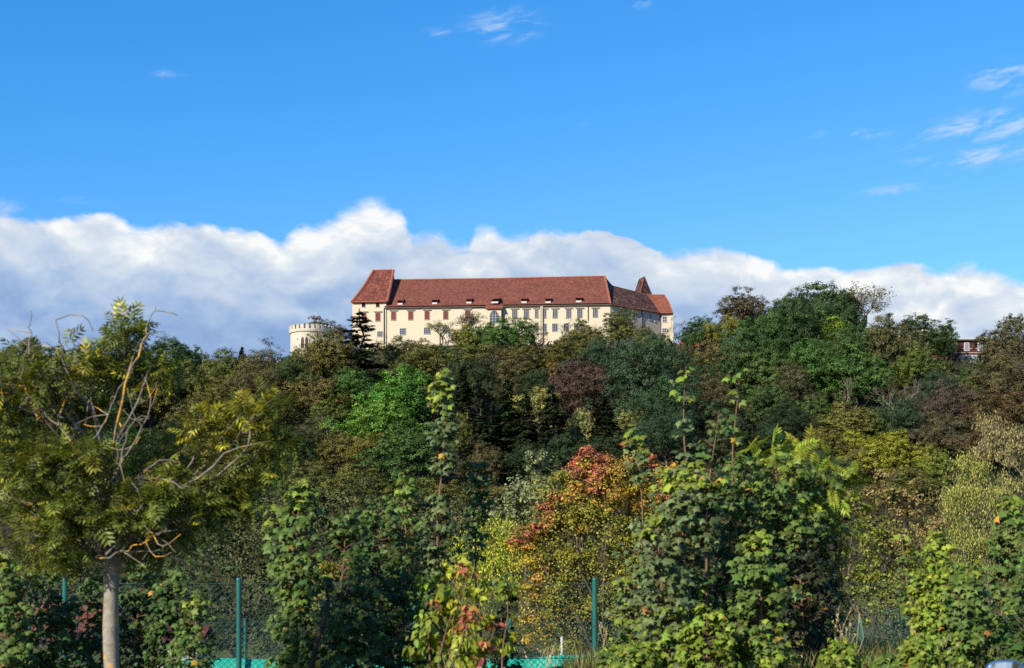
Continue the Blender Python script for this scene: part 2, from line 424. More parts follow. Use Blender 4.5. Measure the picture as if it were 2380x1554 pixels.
def build_ground():
    xs = np.unique(np.concatenate([np.linspace(-1500, -160, 15), np.linspace(-160, 160, 81), np.linspace(160, 1500, 15), np.linspace(-14, 14, 57)]))
    ys = np.unique(np.concatenate([np.linspace(-60, 6, 12), np.linspace(6, 30, 49), np.linspace(30, 150, 25), np.linspace(150, 340, 64), np.linspace(340, 700, 14), np.linspace(700, 3500, 10)]))
    X, Y = np.meshgrid(xs, ys); Z = ground(X, Y)
    v = np.stack([X, Y, Z], -1).reshape(-1, 3); nx, ny = len(xs), len(ys)
    i = (np.arange(ny-1)[:, None]*nx+np.arange(nx-1)[None]).ravel()
    f = np.stack([i, i+1, i+1+nx, i+nx], -1)
    m, n = mat('ground'); tc = n.new('ShaderNodeTexCoord')
    a = n.noise(tc.outputs['Object'], .25, 6, .6); b = n.noise(tc.outputs['Object'], 3.0, 5, .65)
    sep = n.new('ShaderNodeSeparateXYZ'); n.l.new(tc.outputs['Object'], sep.inputs[0])
    grass = n.mix(b, (.045,.060,.014), (.12,.115,.035))
    litter = n.mix(n.mr(a, .3, .7, 0, 1), (.020,.020,.010), (.040,.030,.016))
    col = n.mix(n.mr(sep.outputs[1], 140, 165, 0, 1), grass, litter)
    finish(n, principled(n, col, .95, .1, b, 0, .1))
    o = obj('ground', mesh_np('ground', [(v, f, 0)], m, True)); lab(o, kind='structure')
build_ground()

# ------------------------------------------------------------------ the castle
# local frame: u along the long front (left to right), v into the hill, z up
CA = np.array((-30.48, 338.0)); CB = np.array((23.0, 333.5))
CL = float(np.linalg.norm(CB-CA)); CU = (CB-CA)/CL; CV = np.array((-CU[1], CU[0])); CANG = math.atan2(CU[1], CU[0])
def loc2w(u, v): return CA+CU*u+CV*v
def w2loc(x, y):
    p = np.array((x, y))-CA; return float(p@CU), float(p@CV)
def uz(px, py, v=0.0):
    """front-frame coordinates (u, z) of a picture point lying on the plane v"""
    k = (px-PX0)/F                      # x = k*y ; (p-CA).CV = v
    y = (v+CA@CV)/(k*CV[0]+CV[1]); u, _ = w2loc(k*y, y)
    return u, EYE+(HOR-py)/F*y
def wz(px, py, d):
    p = at(px, py, d); u, v = w2loc(p[0], p[1]); return (u, v, p[2])

EAVE, RIDG, SL = 61.4, 69.55, 8.15/8.5
FLOOR = 46.5
castle = lab(empty('castle', (CA[0], CA[1], 0), CANG), 'long cream castle with red tiled roofs, corner tower and spire on the hilltop', 'castle')
def cb(name, mb, m, parent=castle, **k): return mb.build(name, M[m], parent, **k)

uT0 = uz(819.6, 700)[0]; uT1 = uz(898, 700)[0]
uBay0 = uz(1132.7, 710, -1.15)[0]; uBay1 = uz(1164.9, 710, -1.15)[0]
# walls
b = MB(); b.box((uT1+.003, 0, FLOOR), (CL, 16, EAVE-.05)); cb('front_wall', b, 'plaster')
b = MB(); b.box((uT0, -.25, FLOOR), (uT1, 14, 62.7)); cb('tower_wall', b, 'plaster')
b = MB(); b.box((uBay0, -1.15, FLOOR), (uBay1, -.003, 60.55)); cb('bay_wall', b, 'plaster')
B3 = Vector((CL, 0, 0)); Cw = Vector((*w2loc(35.9, 345.0), 0)); Dw = Vector((*w2loc(39.1, 344.9), 0))
wd = (Cw-B3).normalized(); wn_ = Vector((wd.y, -wd.x, 0))     # outward normal of the side wing
def wing_pt(p, back, z): q = p-wn_*back; return (q.x, q.y, z)
b = MB()
poly = [(CL+.003, 0, FLOOR), (Cw.x, Cw.y, FLOOR), wing_pt(Cw, 11, FLOOR), wing_pt(B3, 11, FLOOR)]
b.prism(poly, (0, 0, EAVE-.05-FLOOR)); cb('side_wall', b, 'plaster')
b = MB(); poly = [(Cw.x, Cw.y, FLOOR), (Dw.x, Dw.y, FLOOR), (Dw.x+.2, Dw.y+9, FLOOR), (Cw.x-4, Cw.y+9, FLOOR)]
b.prism(poly, (0, 0, EAVE-.08-FLOOR)); cb('end_wall', b, 'plaster')

# main roof : front slope as a slightly sagging sheet, then the back slope
ur0 = uz(905, 651, 8)[0]; ur1 = uz(1406, 644, 8)[0]; ue0 = uz(893.0, 716, -.5)[0]; ue1 = CL+.25
def roof_sheet(name, m, nu=60, nv=12):
    vs, f = [], []
    for i in range(nu+1):
        for j in range(nv+1):
            s, t = i/nu, j/nv
            u = (ue0+(ue1-ue0)*s)*(1-t)+(ur0+(ur1-ur0)*s)*t
            kick = .22*max(0, 1-t*6)**2
            z = EAVE+(RIDG-EAVE)*t+kick-.10*math.sin(math.pi*t)+.09*math.sin(u*.33)*t+.05*math.sin(u*.9+1)*math.sin(t*3)-.10*math.sin(math.pi*s)*t
            vs.append((u, -.5+8.5*t, z))
    for i in range(nu):
        for j in range(nv):
            a = i*(nv+1)+j; f.append((a, a+nv+1, a+nv+2, a+1))
    n0 = len(vs)
    vs += [(ue0, 17, EAVE), (ue1, 17, EAVE)]; f.append((nv, (nu+1)*(nv+1)-1, n0+1, n0))
    f.append((0, nv, n0)) ; f.append((nu*(nv+1), n0+1, (nu+1)*(nv+1)-1))
    me = bpy.data.meshes.new(name); me.from_pydata(vs, [], f); me.materials.append(M[m]); me.update()
    return obj(name, me, castle)
main_roof = roof_sheet('main_roof', 'tile')
def roofz(v): return EAVE+(v+.5)*SL
b = MB(); b.box((ue0, -.50, EAVE-.22), (uBay0-.4, -.02, EAVE-.02)); b.box((uBay1+.4, -.50, EAVE-.22), (CL, -.02, EAVE-.02)); cb('eaves_board', b, 'pipe', main_roof)
b = MB(); b.tube([(ur0, 8, RIDG+.02), ((ur0+ur1)/2, 8, RIDG-.08), (ur1, 8, RIDG+.04)], .20); cb('ridge_cap', b, 'ridge_tile', main_roof)
# lower bay roof carried forward
b = MB(); z0, z1 = 60.45, EAVE+.9*SL
b.slab([(uBay0-.45, -1.62, z0+.12), (uBay1+.45, -1.62, z0+.12), (uBay1+.45, .45, z1+.06), (uBay0-.45, .45, z1+.06)], .25); cb('bay_roof', b, 'tile_red')
# wing roof
R1 = Vector((ur1, 8, RIDG)); E1 = Vector(wz(1424, 665.4, 344.0)); E2 = Vector(wz(1505, 685.6, 349.5))
Be = Vector((CL+.15, -.5, EAVE)); Ce = Vector((Cw.x, Cw.y, EAVE))+wn_*.45
Pm = Vector(wz(1524, 723.7, 344.2))
b = MB(); b.add([Be, Ce, E2, E1, R1], [(0, 1, 2), (0, 2, 3), (0, 3, 4)])
bk = [Vector(wing_pt(Cw, 11.4, EAVE)), Vector(wing_pt(B3, 11.4, EAVE))]
b.add([E2, bk[0], bk[1], E1, R1], [(0, 1, 2, 3), (3, 2, 4)])
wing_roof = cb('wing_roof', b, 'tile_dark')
b = MB(); b.tube([R1, Be+Vector((0, 0, .05))], .26); cb('hip_cap', b, 'ridge_tile', wing_roof)
b = MB(); b.tube([R1, (R1+E1)/2-Vector((0, 0, .35)), E1, E2], .10); cb('ridge_cap', b, 'ridge_tile', wing_roof)
b = MB(); b.tube([Be-Vector((0, 0, .1)), Ce-Vector((0, 0, .1))], .13); cb('eaves_board', b, 'ridge_tile', wing_roof)
# end block roof, its right end bent like a bell
T0 = Vector(wz(1505, 686.3, 349.4)); T1 = Vector(wz(1544.3, 686.5, 349.6)); T2 = Vector(wz(1555, 704.7, 347.0)); T3 = Vector(wz(1563.9, 728, 344.4))
L0 = Vector(wz(1533.6, 728.2, 344.3)); L1 = Vector(wz(1520, 716, 345.6))
b = MB(); b.add([T0, L1, L0, T3, T2, T1], [(0, 1, 5), (1, 4, 5), (1, 2, 4), (2, 3, 4)])
q = [Vector((T0.x, T0.y+5.5, EAVE)), Vector((T3.x+.3, T3.y+10, EAVE)), Vector((T2.x+.2, T2.y+5, T2.z))]
b.add([T0, T1, T2, T3]+q, [(0, 1, 6, 5, 4), (1, 2, 6), (2, 3, 5, 6)])
end_roof = cb('end_roof', b, 'tile_red')
b = MB(); b.tube([T0, T1, T2, T3], .15); b.tube([T0, L1, L0], .11); b.tube([L0, T3], .12); cb('ridge_cap', b, 'ridge_tile', end_roof)
# spire behind the wing
f_, r_, l_, k_ = (Vector(wz(px, HOR-(z-EYE)*F/d, d)) for px, d, z in ((1482.5, 354, 66), (1524, 357.5, 66), (1466, 359.5, 66), (1508, 363, 66)))
P1, P2 = Vector(wz(1498.3, 642.7, 357.5)), Vector(wz(1484.5, 649.5, 360.0))
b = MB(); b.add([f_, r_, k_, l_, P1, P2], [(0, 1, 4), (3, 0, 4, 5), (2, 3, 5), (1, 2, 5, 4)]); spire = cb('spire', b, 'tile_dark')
b = MB(); b.add([Vector((p.x, p.y, z)) for z in (FLOOR, 65.9) for p in (f_, r_, k_, l_)], [(0,1,5,4),(1,2,6,5),(2,3,7,6),(3,0,4,7)]); cb('spire_wall', b, 'plaster')
for P, h in ((P1, 2.5), (P2, 2.8)):
    b = MB(); b.tube([P-Vector((0,0,.4)), P+Vector((0,0,h*.75)), P+Vector((0,0,h))], [.09,.07,.03]); cb('finial', b, 'metal_grey', spire)
b = MB(); b.tube([P1, f_], .09); cb('hip_cap', b, 'ridge_tile', spire)
# left corner tower roof: hip on the left, upright gable on the right
TE = 62.75; TR = 71.66; V0 = -.75
e0 = uz(817.6, 702, V0)[0]; e1 = uz(899.5, 702, V0)[0]; r0 = uz(868.4, 629, 6.6)[0]; r1 = uz(911, 629.6, 6.6)[0]
r1 = max(r1, e1); r1 = e1+.35
b = MB(); N = 6; vs = []
for t in [i/N for i in range(N+1)]:
    kick = .35*max(0, 1-t*3)**2
    z = TE+(TR-TE)*(t-.03*math.sin(math.pi*t))
    ul = e0+(r0-e0)*(t+.03*math.sin(math.pi*t))
    vs.append(((ul, V0+(6.6-V0)*t, z), (e1+(r1-e1)*t, V0+(6.6-V0)*t, z), (ul, 13.6-(13.6-6.6)*t, z), (e1+(r1-e1)*t, 13.6-(13.6-6.6)*t, z)))
for a, c in zip(vs, vs[1:]):
    b.add([a[0], a[1], c[1], c[0]], [(0,1,2,3)]); b.add([a[2], a[0], c[0], c[2]], [(0,1,2,3)]); b.add([a[3], a[2], c[2], c[3]], [(0,1,2,3)])
tower_roof = cb('tower_roof', b, 'tile_tower')
b = MB(); b.tube([v[0] for v in vs], .34, 6); b.tube([vs[-1][0], vs[-1][1]], .22); b.tube([v[1] for v in vs], .30); b.tube([vs[0][0], vs[0][1]], .16); cb('ridge_cap', b, 'ridge_tile', tower_roof)
b = MB(); gp = [(v[1][0]-.12, v[1][1], v[1][2]-.12) for v in vs]+[(v[3][0]-.12, v[3][1], v[3][2]-.12) for v in reversed(vs[:-1])]
b.prism([(uT1-.3+(0 if i else 0), p[1], p[2]) for i, p in enumerate(gp)]+[], (e1-uT1+.38, 0, 0)); cb('gable_wall', b, 'tower_plaster')

# windows, each with its surround, its shutter or pane and its hood
def window(px, py, w, h, kind='shutter', v=0.0, hood=True, parent=castle, bars=(1, 3), surround=.10):
    u, z = uz(px, py, v); s = 338/F; w, h = w*s/2, h*s/2
    f = MB(); g = surround
    f.box((u-w-g, v-.07, z-h-g), (u-w, v-.002, z+h+g)); f.box((u+w, v-.07, z-h-g), (u+w+g, v-.002, z+h+g))
    f.box((u-w, v-.07, z+h), (u+w, v-.002, z+h+g)); f.box((u-w-.06, v-.14, z-h-g*.8), (u+w+.06, v-.002, z-h-.001))
    W = f.build('window', M['trim' if hood else 'white_frame'], parent)
    p = MB(); p.box((u-w, v-.03, z-h), (u+w, v-.003, z+h))
    if kind == 'shutter':
        for i in range(7): zz = z-h+(i+.5)*2*h/7; p.box((u-w+.08, v-.05, zz-.04), (u+w-.08, v-.031, zz+.04))
        p.build('shutter', M['shutter'], W)
    else:
        p.build('pane', M['dark_hole' if kind == 'dark' else 'pane'], W)
        if kind != 'dark':
            c = MB(); t = .022
            for i in range(1, bars[0]+1): x = u-w+2*w*i/(bars[0]+1); c.box((x-t, v-.055, z-h), (x+t, v-.031, z+h))
            for i in range(1, bars[1]+1): y = z-h+2*h*i/(bars[1]+1); c.box((u-w, v-.053, y-t*.8), (u+w, v-.033, y+t*.8))
            c.build('mullion', M['sash'], W)
    if hood:
        o = MB(); zt = z+h+g+.12
        o.box((u-w-.42, v-.30, zt), (u+w+.42, v-.002, zt+.14)); o.box((u-w-.34, v-.20, zt-.08), (u+w+.34, v-.003, zt-.001)); o.build('hood', M['hood'], W)
    return W
Z1 = lambda x, y: (642.2+x*.2381, 585.6+y*.2381)
Z2 = lambda x, y: (1114.5+x*.2381, 585.6+y*.2381)
for x, y in ((855, 638), (992, 637)): window(*Z1(x, y), 11.5, 19, 'shutter', -.25)
for x, y in ((852, 521), (990, 520)): window(*Z1(x, y), 8.5, 9.5, 'dark', -.25, False, surround=.05)
for x, y in ((1145, 627), (1312, 625), (1472, 622), (1654, 619), (1867, 615)): window(*Z1(x, y), 11.5, 19.5)
window(*Z1(1012, 804), 12.5, 12, 'pane', -.25, False, bars=(3, 2))
for x, y, w in ((1235, 780, 14), (1473, 772, 15.5), (1655, 768, 15.5)): window(*Z1(x, y), w, 14.5, 'pane', 0, False, bars=(3, 2))
for x, y, w in ((343, 609, 11.5), (457, 609, 11.5), (558, 607, 8), (626, 608, 11.5), (738, 607, 11), (870, 605, 11), (978, 603, 11.5), (1130, 600, 11)):
    window(*Z2(x, y), w, 19, 'pane', 0, True, bars=(2, 3))
for x, y, w in ((557, 737, 9), (630, 742, 12), (735, 740, 12), (845, 738, 11), (945, 736, 11)): window(*Z2(x, y), w, 17.5, 'pane', 0, False, bars=(2, 2))
# pointed tall window of the bay
def arched(name, pts_front, u, v, zb, w, h, m, parent, frame, t=.14):
    n = 9; arc = []
    for i in range(n+1):
        a = i/n; x = -w+2*w*a
        arc.append((u+x, zb+h-w*1.1+w*1.1*(1-abs(2*a-1)**2.0)))
    poly = [(u-w, zb)]+arc+[(u+w, zb)]
    p = MB(); p.prism([(x, v-.05, z) for x, z in poly], (0, .045, 0)); W = p.build(name, M[m], parent)
    f = MB(); big = [(u+(x-u)*(1+t/w), zb+(z-zb)*(1+t/h)) for x, z in poly]
    for a, c, d, e in zip(poly, poly[1:], big[1:], big): f.prism([(a[0], v-.09, a[1]), (c[0], v-.09, c[1]), (d[0], v-.09, d[1]), (e[0], v-.09, e[1])], (0, .085, 0))
    f.build('frame', M[frame], W); return W
u, z = uz(*Z1(2127, 695), -1.15); W = arched('bay_window', None, u, -1.15, z, 1.0, 2.9, 'pane', castle, 'hood')
c = MB()
for x in (-.33, .33): c.box((u+x-.03, -1.24, z), (u+x+.03, -1.202, z+2.5))
for y in (.6, 1.2, 1.8): c.box((u-.98, -1.235, z+y-.03), (u+.98, -1.203, z+y+.03))
c.build('mullion', M['metal_grey'], W)
# windows of the side wing and of the end block, each on its own plane
def plane_window(px, py, w, h, o, d, n):
    k = Vector((0, 0, 0))
    best = None
    for i in range(1200):
        t = -2+i*.018; q = o+d*t; X, Y = loc2w(q.x, q.y); p = PX0+F*X/Y
        if best is None or abs(p-px) < best[0]: best = (abs(p-px), t, Y)
    t, Y = best[1], best[2]; z = EYE+(HOR-py)/F*Y
    def P(a, c, zz): q = o+d*(t+a)+n*c; return (q.x, q.y, zz)
    def bx(mb, a0, a1, c0, c1, z0, z1): mb.prism([P(a0, c0, z0), P(a1, c0, z0), P(a1, c1, z0), P(a0, c1, z0)], (0, 0, z1-z0))
    w, h = w/2, h/2
    f = MB(); bx(f, -w-.14, -w, .002, .07, z-h-.14, z+h+.14); bx(f, w, w+.14, .002, .07, z-h-.14, z+h+.14); bx(f, -w, w, .002, .07, z+h, z+h+.14); bx(f, -w-.1, w+.1, .002, .14, z-h-.15, z-h-.001)
    W = f.build('window', M['white_frame'], castle)
    p = MB(); bx(p, -w, w, .003, .03, z-h, z+h); p.build('pane', M['pane'], W)
    c = MB(); bx(c, -.03, .03, .031, .05, z-h, z+h); bx(c, -w, w, .031, .048, z-.03, z+.03); c.build('mullion', M['white_frame'], W)
for x, y in ((1505, 615), (1592, 624), (1667, 636)): plane_window(*Z2(x, y), 1.0, 1.35, B3, wd, wn_)
plane_window(*Z2(1714, 668), .4, .6, B3, wd, wn_)
ed = (Dw-Cw).normalized(); en = Vector((ed.y, -ed.x, 0))
plane_window(*Z2(1807, 660), .95, 1.3, Cw, ed, en); plane_window(*Z2(1803, 770), .9, 1.0, Cw, ed, en)
# rain pipes
def pipe(px, y0, y1, r=.10, v=-.14):
    u, z0 = uz(px, y0, v); _, z1 = uz(px, y1, v); b = MB(); b.tube([(u, v, z0), (u, v, z1)], r, 8); cb('rain_pipe', b, 'pipe')
pipe(Z1(1052, 0)[0], 716.5, 800, .11, -.42); pipe(Z1(2063, 0)[0], 712, 760); pipe(Z2(1060, 0)[0], 711, 745); pipe(Z2(220, 0)[0], 711, 760)
b = MB(); u, z1 = uz(Z2(606, 0)[0], 712, -.3); b.box((u-.32, -.45, FLOOR), (u+.32, -.003, EAVE-.25)); cb('buttress', b, 'hood')
for pt, nn in ((Vector(wing_pt(B3+wd*10.7, -.14, 0)), 0), (Cw+Vector((.12, -.14, 0)), 0)):
    b = MB(); b.tube([(pt.x, pt.y, 52), (pt.x, pt.y, EAVE-.1)], .10, 8); cb('rain_pipe', b, 'pipe')
# small roof dormers
def dormer(px, py, k=1.0):
    v = 1.0
    for _ in range(20):
        u, z = uz(px, py, v); v += (z-roofz(v))/(SL+.05)
    u, z = uz(px, py, v); z = roofz(v); w = .68*k
    b = MB(); b.slab([(u-w-.15, v-.75, z+.60), (u+w+.15, v-.75, z+.60), (u+w+.1, v+1.0, roofz(v+1.0)+.12), (u-w-.1, v+1.0, roofz(v+1.0)+.12)], .12)
    D = cb('dormer', b, 'tile_red')
    for s in (-1, 1):
        c = MB(); c.prism([(u+s*w, v-.45, roofz(v-.45)-.1), (u+s*w, v-.45, z+.60), (u+s*w, v+.9, roofz(v+.9)-.05)], (-s*.1, 0, 0)); c.build('cheek', M['tile_red'], D)
    o = MB(); o.box((u-w+.1, v-.50, roofz(v-.5)+.03), (u+w-.1, v-.42, z-.08)); o.build('sill', M['white_frame'], D)
    o = MB(); o.box((u-w+.12, v-.30, z-.1), (u+w-.12, v-.26, z+.58)); o.build('opening', M['dark_hole'], D)
for x, y in ((1212, 503), (1548, 497), (1882, 490)): dormer(*Z1(x, y))
for x, y in ((435, 486), (670, 486), (968, 478)): dormer(*Z2(x, y), 1.05)
# the bay's own dormer and the two tilted ones of the wing
u, z = uz(*Z2(150, 492), -.6); b = MB(); b.slab([(u-1, -1.15, z+.75), (u+1, -1.15, z+.75), (u+1, 1.2, z+1.75), (u-1, 1.2, z+1.75)], .12); D = cb('dormer', b, 'tile_red')
o = MB(); o.box((u-.8, -.85, z-.30), (u+.8, -.75, z+.06)); o.build('sill', M['white_frame'], D); o = MB(); o.box((u-.78, -.7, z-.2), (u+.78, -.6, z+.6)); o.build('opening', M['dark_hole'], D)
for px, py, d in ((Z2(1418, 492)[0], 703, 340.5), (Z2(1612, 532)[0], 712.5, 345.2)):
    c = Vector(wz(px, py, d)); X = wd; b = MB()
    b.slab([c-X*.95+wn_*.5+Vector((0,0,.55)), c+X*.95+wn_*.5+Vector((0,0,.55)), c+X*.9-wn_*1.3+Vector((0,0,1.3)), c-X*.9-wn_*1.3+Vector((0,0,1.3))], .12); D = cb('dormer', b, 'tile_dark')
    for s in (-1, 1):
        o = MB(); o.prism([c+X*s*.85+wn_*.35-Vector((0,0,.5)), c+X*s*.85+wn_*.35+Vector((0,0,.5)), c+X*s*.85-wn_*1.2+Vector((0,0,1.1))], tuple(-X*s*.1)); o.build('cheek', M['white_frame'], D)
    o = MB(); o.prism([c-X*.75+wn_*.25-Vector((0,0,.45)), c+X*.75+wn_*.25-Vector((0,0,.45)), c+X*.75+wn_*.25+Vector((0,0,.45)), c-X*.75+wn_*.25+Vector((0,0,.45))], tuple(-wn_*.05)); o.build('opening', M['dark_hole'], D)
# lightning rods with their stays
for x, y0 in ((408, 145), (1123, 130)):
    u, z = uz(*Z2(x, y0), 8); b = MB(); b.tube([(u, 8, RIDG-.1), (u, 8, z)], [.075, .04], 5)
    for s in (-1, 1): b.tube([(u+s*.9, 8, RIDG+.1), (u, 8, RIDG+1.3)], .03, 4)
    cb('lightning_rod', b, 'antenna')
# terrace wall under the castle
b = MB(); u0, z1 = uz(1000, 806.5, -6); u1, _ = uz(1420, 806, -6)
b.box((u0, -6.5, 40), (u1, -6, z1)); tw = lab(b.build('terrace_wall', M['stone_wall'], None), 'dark stone terrace wall under the long cream front of the castle', 'wall')
tw.location = (CA[0], CA[1], 0); tw.rotation_euler = (0, 0, CANG)
b = MB(); b.box((u0-.1, -6.62, z1), (u1+.1, -5.85, z1+.18)); b.build('coping', M['hood'], tw)

# ------------------------------------------------------------------ round battlemented tower
c0 = at(723.5, 800, 322); RT = 51.0/F*322
rt = lab(empty('round_tower', (c0[0], c0[1], 0)), 'white round battlemented tower with pointed twin windows, left of the castle', 'tower')
zt = at(0, 771.5, 322)[2]; zm = at(0, 762.0, 322)[2]
def lathe(prof, n=64):
    a = np.linspace(0, 2*np.pi, n, endpoint=False); m = MB()
    v = [(r*math.cos(t), r*math.sin(t), z) for r, z in prof for t in a]
    f = [(i*n+j, i*n+(j+1) % n, (i+1)*n+(j+1) % n, (i+1)*n+j) for i in range(len(prof)-1) for j in range(n)]
    m.add(v, f); return m
lathe([(RT-.25, 42), (RT-.28, zt-.75)]).build('shaft', M['tower_plaster'], rt, smooth=True)
lathe([(RT-.28, zt-.75), (RT-.05, zt-.62), (RT-.02, zt-.35), (RT, zt-.3), (RT, zt), (RT-.35, zt), (RT-.35, zt-.9), (0.01, zt-.9)]).build('parapet', M['tower_plaster'], rt)
NM = 26
for i in range(NM):
    a0 = 2*math.pi*i/NM; a1 = a0+2*math.pi/NM*.66; m = MB(); pts = []
    for r in (RT, RT-.35):
        seg = [(r*math.cos(a0+(a1-a0)*k/3), r*math.sin(a0+(a1-a0)*k/3), zt+.002) for k in range(4)]
        pts += seg if r == RT else seg[::-1]
    m.prism(pts, (0, 0, zm-zt)); pts2 = [(x*1.012, y*1.012, zm+.004) for x, y, _ in pts]; m.prism(pts2, (0, 0, .08)); m.build('merlon', M['tower_plaster'], rt)
for px in (710.3, 719.9):
    x = (px-723.5)/F*322; a = math.asin(x/RT); zb = at(0, 816.5, 322)[2]; 
    m = MB(); w, h = .42, 2.55; r = RT-.2
    poly = [(-w, 0)]+[(-w+2*w*i/8, h-.75+.75*(1-abs(i/4-1)**1.6)) for i in range(9)]+[(w, 0)]
    m.prism([(p, -.03, q) for p, q in poly], (0, .3, 0)); W = m.build('window', M['dark_shutter'], rt)
    W.location = (r*math.sin(a), -r*math.cos(a), zb); W.rotation_euler = (0, 0, a)
    m = MB(); big = [(p*1.35, q*1.05) for p, q in poly]
    for p, q, s, t in zip(poly, poly[1:], big[1:], big): m.prism([(p[0], -.09, p[1]), (q[0], -.09, q[1]), (s[0], -.09, s[1]), (t[0], -.09, t[1])], (0, .2, 0))
    m.build('frame', M['white_frame'], W)
for px, py in ((697, 795), (735.5, 795), (694, 812)):
    x = (px-723.5)/F*322; a = math.asin(x/RT); m = MB(); m.box((-.12, -.02, -.12), (.12, .2, .12)); W = m.build('slit', M['dark_hole'], rt)
    W.location = ((RT-.26)*math.sin(a), -(RT-.26)*math.cos(a), at(0, py, 322)[2]); W.rotation_euler = (0, 0, a)

# ------------------------------------------------------------------ other buildings on the hill
def place_building(name, label, cat, px, d): 
    p = at(px, HOR, d); return lab(empty(name, (p[0], d, 0)), label, cat)
DM = 323.0; s = DM/F; zz = lambda py: EYE+(HOR-py)*s
mb_ = place_building('brick_building', 'flat roofed dark red brick building with white windows among the trees on the right', 'building', 2245, DM)
X = lambda px: (px-2245)*s
b = MB(); b.box((X(2185), 0, 40), (X(2320), 9, zz(793))); b.build('wall', M['brick_red'], mb_)
b = MB(); b.box((X(2180), -.6, zz(793)+.002), (X(2325), 9.4, zz(790.5))); r = b.build('roof', M['pipe'], mb_)
b = MB(); b.box((X(2179), -.75, zz(790.5)+.002), (X(2326), 9.5, zz(788.7))); b.build('roof_edge', M['white_paint'], r)
for py in (811, 820.5, 844.5): b = MB(); b.box((X(2185), -.08, zz(py)-.09), (X(2320), -.002, zz(py)+.09)); b.build('string_course', M['hood'], mb_)
for x0, x1, y0, y1, n in ((2241.5, 2251.5, 797.5, 815.5, 1), (2273, 2283, 797.5, 815.5, 1), (2213, 2222, 797.5, 815.5, 1), (2229, 2274, 827, 843, 5), (2280, 2296, 827, 843, 2), (2231, 2240, 860, 872, 1)):
    f = MB(); f.box((X(x0)-.1, -.06, zz(y1)-.1), (X(x1)+.1, -.002, zz(y0)+.1)); W = f.build('window', M['white_paint'], mb_)
    for i in range(n):
        a = x0+(x1-x0)*i/n; c = x0+(x1-x0)*(i+1)/n; p = MB(); p.box((X(a)+.08, -.09, zz(y1)+.05), (X(c)-.08, -.061, zz(y0)-.05)); p.build('pane', M['pale_pane'], W)
# flue building
D2 = 335.0; s2 = D2/F
fb = place_building('flat_roofed_block', 'pale block with two metal flues on its roof, half hidden behind brown and green trees', 'building', 2105, D2)
b = MB(); b.box((-6, 0, 44), (6, 8, EYE+(HOR-764)*s2)); b.build('wall', M['house_wall'], fb)
b = MB(); b.box((-6.3, -.4, EYE+(HOR-764)*s2+.002), (6.3, 8.3, EYE+(HOR-760.5)*s2)); b.build('roof', M['metal_grey'], fb)
for px in (2121, 2126.2):
    x = (px-2119.5)*s2-.2; b = MB(); b.tube([(x, 2, EYE+(HOR-760)*s2), (x, 2, EYE+(HOR-746)*s2)], .2, 10); b.tube([(x, 2, EYE+(HOR-746)*s2), (x, 2, EYE+(HOR-745)*s2)], .26, 10); b.build('flue', M['metal_grey'], fb)
# small red roof beside the castle
D3 = 331.0; s3 = D3/F
hb = place_building('small_house', 'small house with plain red roof between the castle and the green trees', 'house', 1597, D3)
z0, z1 = EYE+(HOR-813)*s3, EYE+(HOR-786)*s3
b = MB(); b.box((-2.4, .5, 42), (5.5, 7.5, z0)); b.build('wall', M['house_wall'], hb)
b = MB(); b.slab([(-3.2, -.1, z0-.2), (6, -.1, z0-.2), (6, 4, z1), (-1.0, 4, z1)], .15); b.slab([(-3.2, 8.1, z0-.2), (6, 8.1, z0-.2), (6, 4.003, z1), (-1.0, 4.003, z1)], .15); b.build('roof', M['ridge_tile'], hb)

# ------------------------------------------------------------------ woodland: kinds of tree, each built once at unit size
def rs(seed): return np.random.default_rng(seed)
def sph(r, n): 
    a = r.normal(size=(n, 3)); return unit(a)

def puff_leaves(r, C, Rr, n, flat=.72, up=.22, spread=.13):
    """leaves gathered in clumps on the skin of one bough of foliage"""
    k = max(5, int(n/34)); d = sph(r, k); d[:, 2] = d[:, 2]*.85+up; d = unit(d)
    cl = C+d*Rr*np.array((1, 1, flat))*r.uniform(.70, 1.08, (k, 1))
    i = r.integers(0, k, n); P = cl[i]+r.normal(size=(n, 3))*Rr*spread*np.array((1, 1, .65))
    N = unit(.80*unit(P-C-np.array((0, 0, -.25))*Rr)+.25*unit(P-cl[i])+.30*np.array((0, 0, 1))+.38*sph(r, n))
    return P, N

def limb(a, b, r0, r1, r, n=6, bend=.08):
    a, b = np.array(a, float), np.array(b, float); t = np.linspace(0, 1, n)[:, None]; L = np.linalg.norm(b-a)
    P = a+(b-a)*t+np.sin(t*np.pi)*r.normal(size=3)*L*bend+r.normal(size=(n, 3))*L*.015*np.minimum(t, 1-t)*4
    P[:, 2] += (np.sin(t[:, 0]*np.pi)*-L*.05)
    return P, list(np.linspace(r0, r1, n))

def wood_mesh(name, lines, m, sides=5):
    v, f = tubes(lines, sides); return mesh_np(name, [(v, f, 0)], M[m], True)

def crown_mesh(name, P, N, size, r, m, tpl=DIAMOND, attr=None, T=None):
    if T is None: T = np.cross(N, sph(r, len(P)))
    v, f = leaves(tpl[0], tpl[1], P, T, N, size)
    return mesh_np(name, [(v, f, 0)], M[m], False, None if attr is None else np.repeat(attr, len(tpl[0]), 0))

